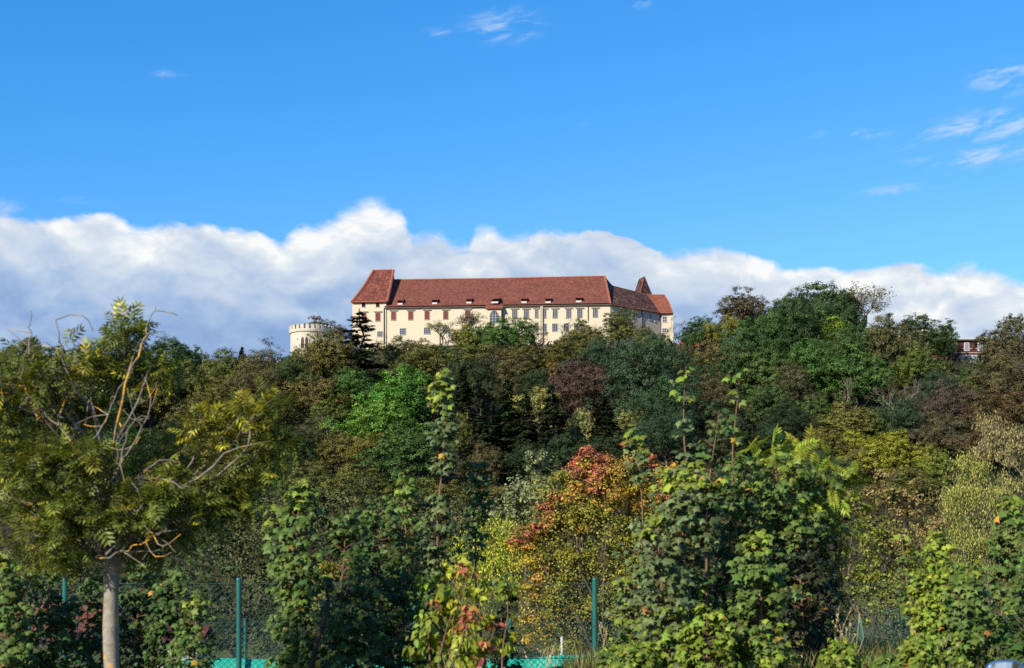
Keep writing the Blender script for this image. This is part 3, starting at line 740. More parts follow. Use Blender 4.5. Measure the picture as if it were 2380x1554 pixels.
KIND = {}
def broadleaf(key, seed, n_lobe=30, n=9500, hgt=1.05, bottom=.14, lobe=(.13, .21), leaf=.024, sep=.17, gap=0.0, mat_='hill_leaf', tpl=DIAMOND, bark_='bark', spread=.13, lump=.16, flat=.66):
    """unit tree: crown 1 wide, height hgt; boughs of foliage at the ends of limbs, outline uneven"""
    r = rs(seed); cz = (hgt+bottom)/2; hz = (hgt-bottom)/2; C = []; ph = r.uniform(0, 6.28, 4)
    for _ in range(6000):
        d = sph(r, 1)[0]
        if d[2] < -.8: continue
        az_ = math.atan2(d[1], d[0]); irr = 1+lump*(math.sin(2*az_+ph[0]+d[2]*2)+.7*math.sin(3*az_+ph[1]-d[2]*3)+.6*math.sin(5*d[2]+ph[2]))
        k = r.uniform(.45, .80)*irr; taper = 1 if d[2] < .1 else 1-.22*d[2]
        p = np.array((d[0]*.60*k*taper, d[1]*.60*k*taper, cz+d[2]*hz*min(k, .88)))
        if all(np.linalg.norm((p-q)*np.array((1, 1, 1.35))) > sep for q in C): C.append(p)
        if len(C) >= n_lobe: break
    C = np.array(C); Rr = r.uniform(*lobe, len(C)); w = Rr**2/np.sum(Rr**2); Ps, Ns = [], []
    for c, q, k in zip(C, Rr, w):
        if r.random() < gap: continue
        p, nn = puff_leaves(r, c, q, int(n*k*.94), flat=flat, spread=spread); Ps.append(p); Ns.append(nn)
    k = int(n*.06); d = sph(r, k)*r.uniform(.1, .62, (k, 1)); Ps.append(np.stack([d[:, 0]*.42, d[:, 1]*.42, cz+d[:, 2]*hz*.8], -1)); Ns.append(sph(r, k))
    P = np.concatenate(Ps); N = np.concatenate(Ns)
    cm = crown_mesh(key+'_crown', P, N, leaf*r.uniform(.6, 1.4, len(P)), r, mat_, tpl)
    L = [limb((0, 0, -.12), (0.02, 0.01, cz*.9), .030, .014, r, 7, .03)]
    for c in C[::2]: L.append(limb((0, 0, r.uniform(bottom, cz*.8)), c, .010, .003, r, 5, .1))
    KIND[key] = (cm, wood_mesh(key+'_trunk', L, bark_))

def conifer(key, seed, hgt=2.2, tiers=30, n=15000, droop=.12, width=.5, bottom=.10, gap=.0, power=.9, cluster=.02):
    r = rs(seed); Ps, Ns, Ts, L = [], [], [], [limb((0, 0, -.2), (0, 0, hgt), .035, .006, r, 8, .01)]
    br = []
    for i in range(tiers):
        t = (i+r.uniform(-.3, .3))/tiers; z = bottom+(hgt-bottom)*t; R0 = width*(1-t)**power*r.uniform(.8, 1.12)+.02
        for j in range(int(6+3*(1-t))):
            if r.random() < gap: continue
            a = r.uniform(0, 2*np.pi); l = R0*r.uniform(.75, 1.1); br.append((z, a, l))
    tot = sum(b[2] for b in br)
    for z, a, l in br:
        k = max(6, int(n*l/tot)); s = r.uniform(.08, 1, k)**.75; d = np.array((math.cos(a), math.sin(a), 0)); pr = np.array((-math.sin(a), math.cos(a), 0))
        zz_ = z+.10*l*s-droop*l*2*s**2
        w = (r.uniform(-1, 1, k)*.30*l*(1-s*.75))
        P = d*(s*l)[:, None]+pr*w[:, None]; P[:, 2] = zz_-np.abs(w)*.35+r.normal(size=k)*cluster
        T = unit(d+pr*np.sign(w)[:, None]*.8+np.array((0, 0, -.35))+.3*sph(r, k))
        Ps.append(P); Ts.append(T); Ns.append(unit(np.array((0, 0, 1.))+.55*sph(r, k)+.3*d))
        if l > .12: L.append(limb((0, 0, z), d*l*.9+np.array((0, 0, z+.1*l*.9-droop*2*l*.81)), .007, .002, r, 4, .03))
    P, N, T = map(np.concatenate, (Ps, Ns, Ts))
    tpl = (NARROW[0]*np.array((1.6, 1, 1)), NARROW[1])
    KIND[key] = (crown_mesh(key+'_crown', P, N, .075*r.uniform(.6, 1.3, len(P)), r, 'needle', tpl, None, T), wood_mesh(key+'_trunk', L, 'bark', 4))

def branching(r, p, d, l, rad, depth, out, tips, spread=.55, up=.12, keep=.72, n=(2, 4)):
    q = p+d*l; P, _ = limb(p, q, rad, rad*.6, r, 4, .10); out.append((P, list(np.linspace(rad, rad*.62, 4))))
    if depth == 0: tips.append((q, d)); return
    for _ in range(r.integers(n[0], n[1]+1)):
        e = unit(d+sph(r, 1)[0]*spread*1.4+np.array((0, 0, up))); f = r.uniform(.55, 1)
        branching(r, p+d*l*f, e, l*keep*r.uniform(.75, 1.15), rad*.6*f**.3, depth-1, out, tips, spread, up, keep, n)

def sparse(key, seed, leaves_n=1500, leaf=.03, depth=4, l=.34, bark_='bark', hgt=1.1, spread=.55, up=.12):
    r = rs(seed); out, tips = [], []
    branching(r, np.array((0, 0, -.1)), np.array((.02, 0, 1.)), l, .026, depth, out, tips, spread, up, .74, (3, 4) if depth < 5 else (2, 3))
    allp = np.concatenate([o[0] for o in out]); s = max(np.ptp(allp[:, 0]), np.ptp(allp[:, 1])); h = allp[:, 2].max()
    out = [(P*np.array((1/s, 1/s, hgt/h)), q) for P, q in out]; tp = np.array([t[0] for t in tips])*np.array((1/s, 1/s, hgt/h))
    wm = wood_mesh(key+'_trunk', out, bark_, 4); cm = None
    if leaves_n:
        i = r.integers(0, len(tp), leaves_n); P = tp[i]+r.normal(size=(leaves_n, 3))*.028
        cm = crown_mesh(key+'_crown', P, unit(sph(r, leaves_n)+np.array((0, 0, .5))), leaf*r.uniform(.6, 1.4, leaves_n), r, 'hill_leaf')
    KIND[key] = (cm, wm)

for i in range(5): broadleaf(f'round{i}', 10+i, 30+3*i, 28000, 1.0, .0, (.15, .225), .022, flat=.74, lump=.12)
for i in range(3): broadleaf(f'tall{i}', 20+i, 44, 32000, 1.45, .02, (.15, .23), .022, flat=.74)
for i in range(3): broadleaf(f'fine{i}', 30+i, 40, 34000, 1.0, .02, (.12, .19), .017, .17, spread=.15, flat=.58)
for i in range(2): broadleaf(f'loose{i}', 40+i, 30, 11000, 1.1, .06, (.10, .17), .026, gap=.08, spread=.2, lump=.22)
for i in range(2): broadleaf(f'bush{i}', 50+i, 26, 19000, .72, -.08, (.14, .22))
for i in range(3): conifer(f'spruce{i}', 60+i)
conifer('cedar0', 66, 1.9, 17, 7500, .02, .5, .05, .06, .75, .014)
for i in range(2): sparse(f'sparse{i}', 70+i, 2600, .024, 4, .34, 'bark', 1.15)
for i in range(2): sparse(f'bare{i}', 74+i, 0, .02, 5, .30, 'pale_bark', 1.3, .5, .25)
sparse('twiggy0', 78, 900, .02, 5, .30, 'dark_stem', 1.0)

COLOR = dict(DG=(.034,.060,.018), BG=(.028,.050,.023), BR=(.072,.165,.024), MG=(.046,.084,.021), OL=(.088,.092,.021), BO=(.088,.086,.024), BN=(.074,.064,.026), CP=(.066,.044,.033),
             YE=(.18,.18,.020), OC=(.120,.104,.024), PO=(.160,.158,.054), GG=(.095,.120,.055), DK=(.027,.040,.016), OR=(.110,.086,.022), YG=(.105,.140,.022), BX=(.066,.060,.029))
CATNAME = dict(round='broadleaf_tree', tall='broadleaf_tree', fine='locust_tree', loose='broadleaf_tree', bush='bush', spruce='spruce_tree', cedar='cedar_tree', sparse='sparse_tree', bare='bare_tree', twiggy='twiggy_tree')
_rot = rs(5)
def hill_distance(px, base):
    ds = np.linspace(152, 328, 353); g = HOR-(ground((px-PX0)/F*ds, ds)-EYE)*F/ds
    i = np.argmax(g <= base)
    return float(ds[i]) if (g <= base).any() else 328.0

def plant(kind, px, top, w, h, col, label, d=None, sink=0.0):
    cm, wm = KIND[kind]
    me = cm or wm
    if 'zmax' not in me:
        co = np.empty(len(me.vertices)*3, np.float32); me.vertices.foreach_get('co', co); co = co.reshape(-1, 3)
        me['zmax'] = float(np.percentile(co[:, 2], 99.2)) if cm else float(co[:, 2].max()); me['wid'] = float(np.percentile(np.abs(co[:, :2]), 96)*2)
    dist = d if d else hill_distance(px, top+h)
    s = dist/F; base = EYE+(HOR-top-h)*s
    gz = float(ground((px-PX0)*s, dist))
    if d: base = min(base, gz) if sink == 0 else base
    H = EYE+(HOR-top)*s-base
    o = empty(CATNAME[kind.rstrip('0123456789')], ((px-PX0)*s, dist, base), _rot.uniform(0, 6.28), (1.13*w*s/me['wid'], 1.13*w*s/me['wid'], H/me['zmax']))
    base_cat = 'bush' if kind.startswith('bush') else 'tree'
    lab(o, label, base_cat, 'trees and bushes on the castle hill')
    c = COLOR[col]; j = _rot.uniform(.88, 1.12, 3)
    for nm, m in (('trunk', wm), ('crown', cm)):
        if m is None: continue
        ch = obj(nm, m, o); ch.color = (c[0]*j[0], c[1]*j[1], c[2]*j[2], 1)
    return o

TREES = [l.split('|') for l in '''
round1|55 788 120 120|OL|olive tree on the skyline behind the left edge of the lichened ash
tall0|140 812 110 130|DG|dark green tree seen through the middle of the lichened ash crown
round0|225 806 120 130|BO|brown-green tree behind the bare twigs of the lichened ash
round2|315 800 115 130|DG|dark tree behind the top tuft of the lichened ash
tall1|398 786 105 150|DG|dark pointed tree on the skyline just right of the lichened ash top
loose0|425 800 60 90|DK|blackish feathery tree against the cloud right of the ash top
round3|470 824 70 95|MG|small green tree in the skyline dip left of the olive-brown round tree
round0|522 814 100 130|BO|olive-brown round tree on the skyline left of the round tower
spruce1|563 811 38 70|DK|small dark conifer tip on the skyline between two brownish trees
round2|612 820 115 120|BO|broad brownish tree on the skyline left of the twiggy dark tree
twiggy0|640 786 95 75|DK|twiggy dark half-bare tree touching the left side of the round tower
round1|682 815 60 80|DG|dark tree at the foot of the round tower, left side
tall0|752 738 90 90 332|BX|brownish thin-crowned tree rising behind the round tower battlements
round3|758 772 112 135|OL|yellow-olive broad tree covering the right foot of the round tower
round1|715 815 60 80|OL|small yellowish bush-like tree below the twin windows of the round tower
cedar0|835 730 128 175|DK|dark tiered conifer standing before the left corner of the castle
twiggy0|893 776 46 80|DK|dark twiggy tree under the lower left castle window
loose1|930 786 80 95|BO|brownish loose tree below the left end of the long castle front
round0|978 792 75 85|OL|low olive tree in front of the left castle front
sparse0|1022 748 84 76|PO|slender pale green see-through tree against the cream castle wall
sparse1|1088 726 62 85|BX|pale twiggy nearly bare tree reaching up to a castle shutter
round2|1092 757 62 70|YG|bright yellow-green little tree against the castle wall left of the bay
loose0|1130 752 62 76|MG|green tree in front of the arched window bay
round3|1190 740 105 95|MG|dense green tree before the castle right of the arched window
sparse0|1243 748 46 72|OL|thin open tree beside the brown buttress of the castle
twiggy0|1309 740 56 60|DK|dark ragged small tree between the lower castle windows
round1|1360 746 82 90|BO|brown round tree in front of the right end of the castle front
bare1|1393 733 40 75|BX|pale leafless tree beside the corner of the castle front
tall1|1440 720 76 105|OL|large olive tree covering the castle corner below the hip
round0|1498 760 50 75|BO|olive-brown tree under the windows of the side wing
round2|1535 780 60 85|DG|dark green tree at the foot of the castle end block
twiggy0|1566 738 56 84|DK|dark bare-branched tree right of the castle end block
round3|1312 786 86 85|OL|grey-olive tree below the right half of the castle front
tall0|1222 792 74 110|BO|dark brownish tree below the dense green tree at the castle
round1|1273 824 46 75|OC|small ochre tree halfway between castle and dark copper tree
bush0|1100 806 120 60|OL|low olive bush along the dark terrace wall
round2|1165 808 90 90|BN|reddish brown tree below the terrace wall
bush1|1040 805 90 60|DG|dark green bush left of the terrace wall
round0|985 806 105 100|BO|brownish tree below the low olive tree at the castle
tall0|1075 820 70 150|DK|tall blackish tree left of the reddish brown tree
tall1|1120 828 70 150|DK|blackish tall tree with narrow crown under the terrace wall
round1|1200 828 120 110|BN|broad brown tree mid slope below the castle buttress
fine0|1400 792 115 150|BG|blue-green locust tree left of the largest blue-green crown
fine1|1492 784 165 230|BG|largest blue-green locust tree, below the castle side wing
fine2|1580 796 125 190|BG|blue-green locust tree at the right end of the locust group
fine0|1545 880 140 160|BG|lower blue-green locust tree under the large locusts
fine1|1352 836 150 165|CP|dark copper-brown tree in the middle of the slope
fine2|1250 862 100 110|DK|blackish tree left of the dark copper-brown tree
round3|812 860 118 120|MG|medium green round tree left of the brightest green tree
round0|938 856 170 160|BR|brightest green broad tree on the slope below the castle
round2|872 935 150 140|BR|vivid green tree standing lower left of the brightest green tree
round1|948 980 150 160|MG|darker green broad tree below the brightest green tree
tall0|1000 880 60 130|BN|narrow brown tree right of the brightest green tree
round0|765 880 90 110|BO|brown-olive tree left of the medium green round tree
loose0|712 878 95 110|BO|loose brownish tree below the round tower
round2|768 932 80 75|OL|small yellow-olive tree under the medium green round tree
fine0|748 968 98 100|BX|grey-brown fine-leaved tree left of the vivid green tree
round1|780 1002 96 105|BO|brown-olive tree left of the ochre tree
loose1|856 1010 96 110|OC|ochre-leaved tree below the vivid green tree
tall1|690 995 86 120|DG|dark tree at the right edge of the lichened ash crown
round3|720 1072 105 110|OL|dark olive tree above the tall maple sapling pair
round0|832 1082 125 110|BO|wide brown-olive tree at the foot of the slope
fine1|640 1075 90 110|MG|green tree at the hill foot beside the ash crown
bush0|955 1112 110 70|OL|low olive bush at the hill foot left of the leafy pole-like sapling
bush1|1050 1120 120 70|OL|low dark olive bush behind the leafy pole-like sapling
bush0|1150 1130 120 70|OL|low olive bush right of the leafy pole-like sapling
round1|440 846 98 120|OL|yellowish olive tree under the skyline dip
round2|515 876 105 110|OL|olive tree below the olive-brown round tree
fine2|592 846 115 130|BN|dark brown tree below the twiggy tree at the tower
round0|680 836 105 120|DG|dark green tree below the foot of the round tower
tall1|385 848 80 140|DK|blackish tree below the dark pointed tree
round3|455 925 100 100|BO|brown-olive tree behind the right shoulder of the ash
round1|560 930 110 110|OL|olive tree half hidden by the golden ash leaves
round0|640 905 90 110|BO|brownish tree just right of the golden ash leaves
round2|350 880 110 120|OL|olive tree behind the upper ash branches
tall0|270 880 110 140|DG|dark green tree behind the pale ash twigs
round3|180 880 110 130|OL|olive tree deep behind the left ash branches
round0|90 880 110 130|DG|dark green tree behind the left side of the ash
round1|10 840 110 140|BO|brown-olive tree at the left edge of the hill
fine0|400 985 110 110|DK|blackish tree in the gap of the ash crown
round2|500 1010 120 120|OL|olive tree low behind the ash crown
round1|600 1010 100 110|DG|dark green tree low behind the right ash branches
tall0|40 980 130 150|DG|dark tree low behind the far left ash branches
tall1|150 990 130 150|BO|brown-olive tall tree low behind the ash trunk
round3|280 990 130 140|DG|dark green broad tree low behind the ash twigs
round0|380 1070 120 110|OL|olive tree at the hill foot behind the ash
round1|250 1090 130 110|BO|brown-olive tree at the hill foot behind the ash
round2|110 1090 130 110|DG|dark green tree at the hill foot behind the ash
round3|520 1085 120 110|BO|brown-olive tree at the hill foot right of the ash trunk
spruce0|1178 895 78 190|DK|dark spruce left of the pale olive tree in the slope
spruce1|1282 905 88 200|DK|dark broad spruce below the copper-brown tree
spruce2|1407 930 78 150|DK|dark spruce right of the pale olive round tree
spruce0|1222 925 66 165|DK|dark slim spruce between two broader spruces
spruce1|1120 940 70 160|DK|dark spruce left of the slim spruce group
spruce2|1075 860 60 140|DK|dark spruce behind the tip of the leafy pole-like sapling
loose0|1250 900 88 110|PO|pale olive tree among the dark spruces
round3|1352 955 74 115|PO|pale olive round tree between two dark spruces
round1|1478 938 82 85|PO|pale grey-green round tree below the brown-olive crown
round0|1457 896 88 85|BO|brown-olive tree below the blue-green locusts
round2|1072 962 66 110|BO|olive-grey tree right of the leafy pole-like sapling
round1|1130 1030 70 100|BN|brown tree at the hill foot left of the grey-green willow
round3|985 912 56 90|BN|small reddish brown tree right of the green trees
fine2|1547 945 115 140|BG|blue-green locust tree low behind the tall thin saplings
round0|1310 1010 80 110|DK|blackish tree above the red-topped tree
round2|1220 1030 90 100|DK|dark tree above the grey-green willow
tall1|1405 1010 100 110|DK|dark tree behind the crimson top of the autumn tree
fine1|1650 876 105 130|BX|grey-brown fine tree between the two tall thin saplings
round1|1662 790 112 120|BO|brown-olive tree right of the plain red roof
round3|1632 740 88 90|DG|dark green tree above the plain red roof
loose1|1597 763 36 55|MG|small bright green tree tip above the plain red roof
tall0|1728 677 108 130|BX|dark oak-like tree standing on the skyline left of the highest tree
loose0|1688 732 70 110|OC|orange-brown tree below the dark oak-like skyline tree
round0|1902 661 170 180|DG|highest dark green tree on the right skyline
round4|1862 684 120 170|DG|dark green crown filling the slope just left of the highest tree
round1|1945 690 105 160|DG|dark green crown just right of the highest tree top
round4|1792 724 110 150|DG|dark green crown between the left shoulder and the dark oak-like tree
round0|1945 770 110 130|MG|mid green crown under the yellow-green one
round2|1715 800 90 120|DG|dark green tree at the lower left edge of the big green group
round2|1820 700 125 170|DG|dark green tree forming the left shoulder of the highest tree
round3|1765 742 140 160|DG|dark green broad tree at the left of the big green group
round1|1772 800 120 140|MG|green tree with layered boughs below the left shoulder
round2|1872 795 125 150|MG|green layered tree below the highest tree
round0|1922 732 112 130|YG|yellow-green crown in the centre of the big green group
round3|1988 762 96 120|DG|dark green tree right of the yellow-green crown
round1|1992 798 150 160|MG|bright-edged green broad tree right of the layered trees
sparse1|2004 666 122 130|OC|half-bare autumn tree on the skyline right of the highest tree
round2|2066 735 98 150|BN|brown tree left of the two metal flues
tall1|2140 733 118 130|DG|dark green round-topped tree right of the two metal flues
round3|2200 764 44 75|DG|small dark green tree touching the left side of the brick building
round0|2132 803 100 110|OL|olive tree below the round-topped tree by the flues
bare0|2139 790 46 95|PO|pale bare trunk and branches below the round-topped tree
round1|2326 762 92 115|BN|brown tree right of the brick building
loose0|2364 732 90 120|BX|grey-brown thinning tree at the right edge of the skyline
fine0|2340 828 150 150|BN|dark brown broad tree at the right edge below the skyline
bush1|2268 850 76 50|DG|dark bush at the foot of the brick building
fine2|2205 890 130 140|CP|purple-brown broad tree below the brick building
round2|2257 876 60 80|YG|small yellow-green tree between two dark brown trees
fine1|2332 905 150 150|BN|blackish brown tree at the right edge of the slope
fine0|2180 862 74 100|BG|blue-green small locust tree left of the purple-brown tree
bare1|2080 872 100 120|BX|leafless forked tree in the shade of the right slope
bare0|1962 872 62 105|BX|leafless slim tree below the bright-edged green tree
tall0|1782 885 100 130|MG|tall green tree right of the thin sapling tips
fine1|1838 846 92 120|BX|brownish fine-leaved tree in the middle of the green group
round3|1892 920 74 95|MG|green tree right of the brownish tree inside the green group
fine1|1830 942 108 105|DK|blackish fine-leaved tree left of the ochre-olive crown
fine2|1778 990 130 90|BG|low blue-green locust above the pinnate-leaved shrub
round1|1985 934 145 110|OC|wide ochre-olive tree on the lower right slope
fine0|2085 928 112 115|BG|blue-green locust right of the ochre-olive crown
round0|1915 996 112 105|OR|rust and green tree left of the bright yellow tree
round2|1995 1002 90 90|YE|bright yellow round tree on the lower right slope
round3|2076 1004 118 120|YE|larger yellow-green autumn tree beside the bright yellow one
fine1|2000 1040 76 80|OC|small rusty tree in front of the bright yellow tree
fine2|2182 962 100 110|BX|grey-brown tree above the pale yellow willow
round1|2172 1034 62 105|YG|narrow yellow-green tree left of the pale willow
fine0|1900 1048 112 85|BG|low blue-green tree under the rust and green tree
tall1|1690 960 90 130|DK|dark tree behind the orange-tinged sapling leaves
round0|2110 1085 100 90|OL|olive tree at the foot of the right slope
round2|2290 985 130 120|BN|brown tree behind the top of the pale willow
loose1|2050 960 60 90|MG|green loose tree between ochre and blue-green crowns
'''.strip().split('\n') if '|' in l]
for t in TREES:
    k, a, col, label = [q.strip() for q in t[:4]]; a = [float(q) for q in a.split()]
    plant(k, *a[:4], col, label, *a[4:])

# undergrowth that closes the ground of the slope
def undergrowth():
    r = rs(91); n = 90000
    x = r.uniform(-150, 150, n); y = r.uniform(150, 330, n)
    cl = np.sin(x*.31+np.sin(y*.23)*2)*np.cos(y*.27+np.sin(x*.17)*2)
    h = r.uniform(0, 1, n)**1.3*(1.3+1.0*cl)
    P = np.stack([x, y, ground(x, y)+h], -1); N = unit(sph(r, n)+np.array((0, -.3, .7)))
    v, f = leaves(*DIAMOND, P, np.cross(N, sph(r, n)), N, r.uniform(.35, .95, n))
    o = obj('undergrowth', mesh_np('undergrowth', [(v, f, 0)], M['hill_leaf'])); o.color = (.035, .042, .014, 1); lab(o, kind='stuff')
undergrowth()

# ------------------------------------------------------------------ plants nearer by
C2 = dict(MG=(.078,.122,.027), MD=(.046,.082,.019), MY=(.145,.195,.024), GGR=(.088,.122,.046), YG=(.24,.27,.024), RED=(.31,.070,.060), CRM=(.25,.045,.060), ORG=(.38,.19,.040), GOLD=(.30,.215,.024), OLV=(.152,.168,.026),
          WIL=(.34,.37,.038), GWI=(.160,.185,.085), DKO=(.070,.080,.026), DKG=(.052,.078,.024), BRO=(.180,.140,.050), PWI=(.245,.255,.062), TAN=(.235,.205,.090), ASH=(.108,.132,.024), ASY=(.290,.275,.026), AUT=(.185,.182,.025), BLU=(.055,.095,.048), DRK=(.024,.036,.014), PIN=(.165,.210,.022))  # DRK: near-black leaf tone, also used where shade is painted into foliage

def jitter(r, c, n, a=.22, k=None):
    c = np.array(c)[None]*r.uniform(1-a, 1+a, (n, 1)); return np.clip(c*r.uniform(.9, 1.1, (n, 3)), 0, 1)

def lobe_plant(name, label, cat, group, d, lobes, leaf, dens, tpl=DIAMOND, m='mid_leaf', spread=.20, seed=0, upright=0.0, droop=0.0, bark_='bark', stem=.05, stems=1, base=None, limbs=True, zflat=.72, boughs=0):
    r = rs(seed+1000); s = d/F; bx = np.mean([l[0] for l in lobes]) if base is None else base
    X0 = (bx-PX0)*s; gz = float(ground(X0, d)); O = np.array((X0, d, gz)); Ps, Ns, Ks = [], [], []; L = []
    for l in lobes:
        c = at(l[0], l[1], d)-O; c[1] += l[3]; R_ = l[2]*s; n = int(dens*4.2*(l[5] if len(l) > 5 else 1)*(R_/leaf)**2)
        if boughs:
            q = [puff_leaves(r, c+unit(sph(r, 1)[0]+np.array((0, -.3, .15)))*R_*r.uniform(.35, .85), R_*r.uniform(.30, .52), int(n*.75/boughs), zflat, .2, spread) for _ in range(boughs)]+[puff_leaves(r, c, R_*.92, int(n*.42), .85, .1, .26)]
            p = np.concatenate([a[0] for a in q]); nn = np.concatenate([a[1] for a in q]); n = len(p)
        else: p, nn = puff_leaves(r, c, R_, n, zflat, .15, spread)
        Ps.append(p); Ns.append(nn); K_ = jitter(r, C2[l[4]], n)
        if l[4] in ('RED', 'CRM', 'ORG'): sw = r.random(n) < .45; K_[sw] = jitter(r, C2['ORG' if l[4] != 'ORG' else 'AUT'], int(sw.sum()))
        Ks.append(K_)
        if limbs:
            k = r.integers(0, stems); b0 = np.array(((k-(stems-1)/2)*.25*min(1, d/30), 0, -.1))
            L.append(limb(b0, c*.97, stem*.8, stem*.18, r, 7, .09))
            for _ in range(3): L.append(limb(c+sph(r, 1)[0]*R_*.2, c+unit(sph(r, 1)[0]+np.array((0, 0, .3)))*R_*.95, stem*.2, stem*.07, r, 4, .1))
    P, N, K = map(np.concatenate, (Ps, Ns, Ks)); n = len(P)
    T = np.cross(N, sph(r, n))
    if upright: T = unit(T*(1-upright)+np.array((0, 0, 1.))*upright*1.2); N = unit(np.cross(T, sph(r, n)))
    if droop: T = unit(T*(1-droop)+unit(P-np.array((0, 0, P[:, 2].mean())))*.5*droop+np.array((0, 0, -.8))*droop)
    o = lab(empty(name, tuple(O)), label, cat, group)
    if L: obj('trunk' if stems == 1 else 'stems', wood_mesh(name+'_trunk', L+([limb((0, 0, -.3), (0, 0, .6), stem, stem*.8, r)] if stems == 1 else []), bark_, 6), o)
    obj('crown', crown_mesh(name+'_crown', P, N, leaf*r.uniform(.7, 1.35, n), r, m, tpl, K, T), o)
    return o

G_MID = 'trees and bushes between fence and hill'
lobe_plant('autumn_tree', 'autumn tree turning gold and orange with a crimson red top', 'tree', G_MID, 45, [tuple(q) for q in (
  (1300,1140,62,0,'AUT'),(1385,1130,62,-.3,'GOLD'),(1465,1120,62,0,'GOLD'),(1540,1150,55,.2,'GOLD'),(1300,1220,75,-.2,'AUT'),(1400,1210,85,-.6,'AUT'),(1500,1230,80,-.3,'AUT'),(1240,1290,55,0,'GOLD'),(1320,1320,85,-.4,'AUT'),
  (1430,1330,90,-.6,'AUT'),(1530,1330,70,0,'AUT'),(1250,1390,60,-.2,'GOLD'),(1340,1420,80,-.5,'AUT'),(1440,1430,80,-.2,'AUT'),(1240,1460,55,0,'GOLD'),(1330,1490,60,-.2,'AUT'),(1570,1230,60,.3,'AUT'),(1225,1240,40,.2,'AUT'),(1440,1500,60,0,'AUT'),(1530,1430,60,0,'AUT'),
  (1378,1072,40,-.2,'RED'),(1340,1092,36,-.3,'RED'),(1412,1096,36,-.4,'RED'),(1372,1118,44,-.8,'RED'),(1500,1062,22,0,'RED'),(1515,1090,24,0,'RED'),(1215,1246,32,-.5,'RED'),(1268,1194,36,-.5,'RED'),(1300,1165,30,-.5,'RED'),(1325,1150,34,-.9,'ORG'),(1250,1225,28,-.6,'RED'),(1440,1110,36,-.6,'ORG'),(1530,1125,36,-.6,'ORG'),(1560,1160,30,-.6,'RED'),(1288,1168,18,0,'RED'),(1240,1262,18,-.2,'RED'),
  (1262,1335,30,-.5,'ORG'),(1232,1362,28,-.4,'ORG'),(1400,1150,46,-1.0,'ORG'),(1562,1112,36,0,'ORG'),(1300,1420,26,-.9,'ORG'),(1470,1075,34,-.1,'ORG'),(1420,1180,40,-1.0,'ORG',.5),(1280,1230,36,-.5,'ORG',.6),(1350,1190,40,-.9,'ORG',.6),(1350,1240,24,-.9,'ORG'),(1480,1180,26,-.8,'ORG'))], .075, 3.6, stem=.08, seed=1, spread=.24, boughs=4)
lobe_plant('willow_shrub', 'bright yellow-green willow shrub left of the autumn tree', 'shrub', G_MID, 52, [(1150,1240,50,0,'WIL'),(1185,1290,50,0,'WIL'),(1110,1300,50,0,'WIL'),(1070,1330,42,0,'WIL'),(1140,1350,60,-.3,'WIL'),(1190,1370,45,0,'WIL'),(1080,1400,50,0,'OLV'),(1150,1430,55,0,'WIL'),(1060,1270,35,.3,'WIL'),(1200,1450,40,0,'OLV'),(1050,1450,50,0,'OLV')], .10, 3.0, (NARROW[0]*np.array((1.6, 1, 1)), NARROW[1]), upright=.5, seed=2, stems=4, stem=.05, spread=.28)
lobe_plant('grey_willow', 'grey-green leafy willow above the yellow-green shrub', 'tree', G_MID, 78, [(1265,1095,52,0,'GWI'),(1215,1140,50,0,'GWI'),(1310,1120,45,0,'GWI'),(1255,1160,60,-.5,'GWI'),(1175,1205,50,0,'GWI'),(1315,1180,45,0,'GWI'),(1225,1230,65,-.3,'GWI'),(1295,1240,55,0,'GWI'),(1130,1230,45,.3,'GWI'),(1180,1270,55,0,'DKO'),(1250,1300,60,0,'DKO'),(1240,1078,26,0,'GWI')], .16, 3.0, stem=.13, seed=3, spread=.20, boughs=5)
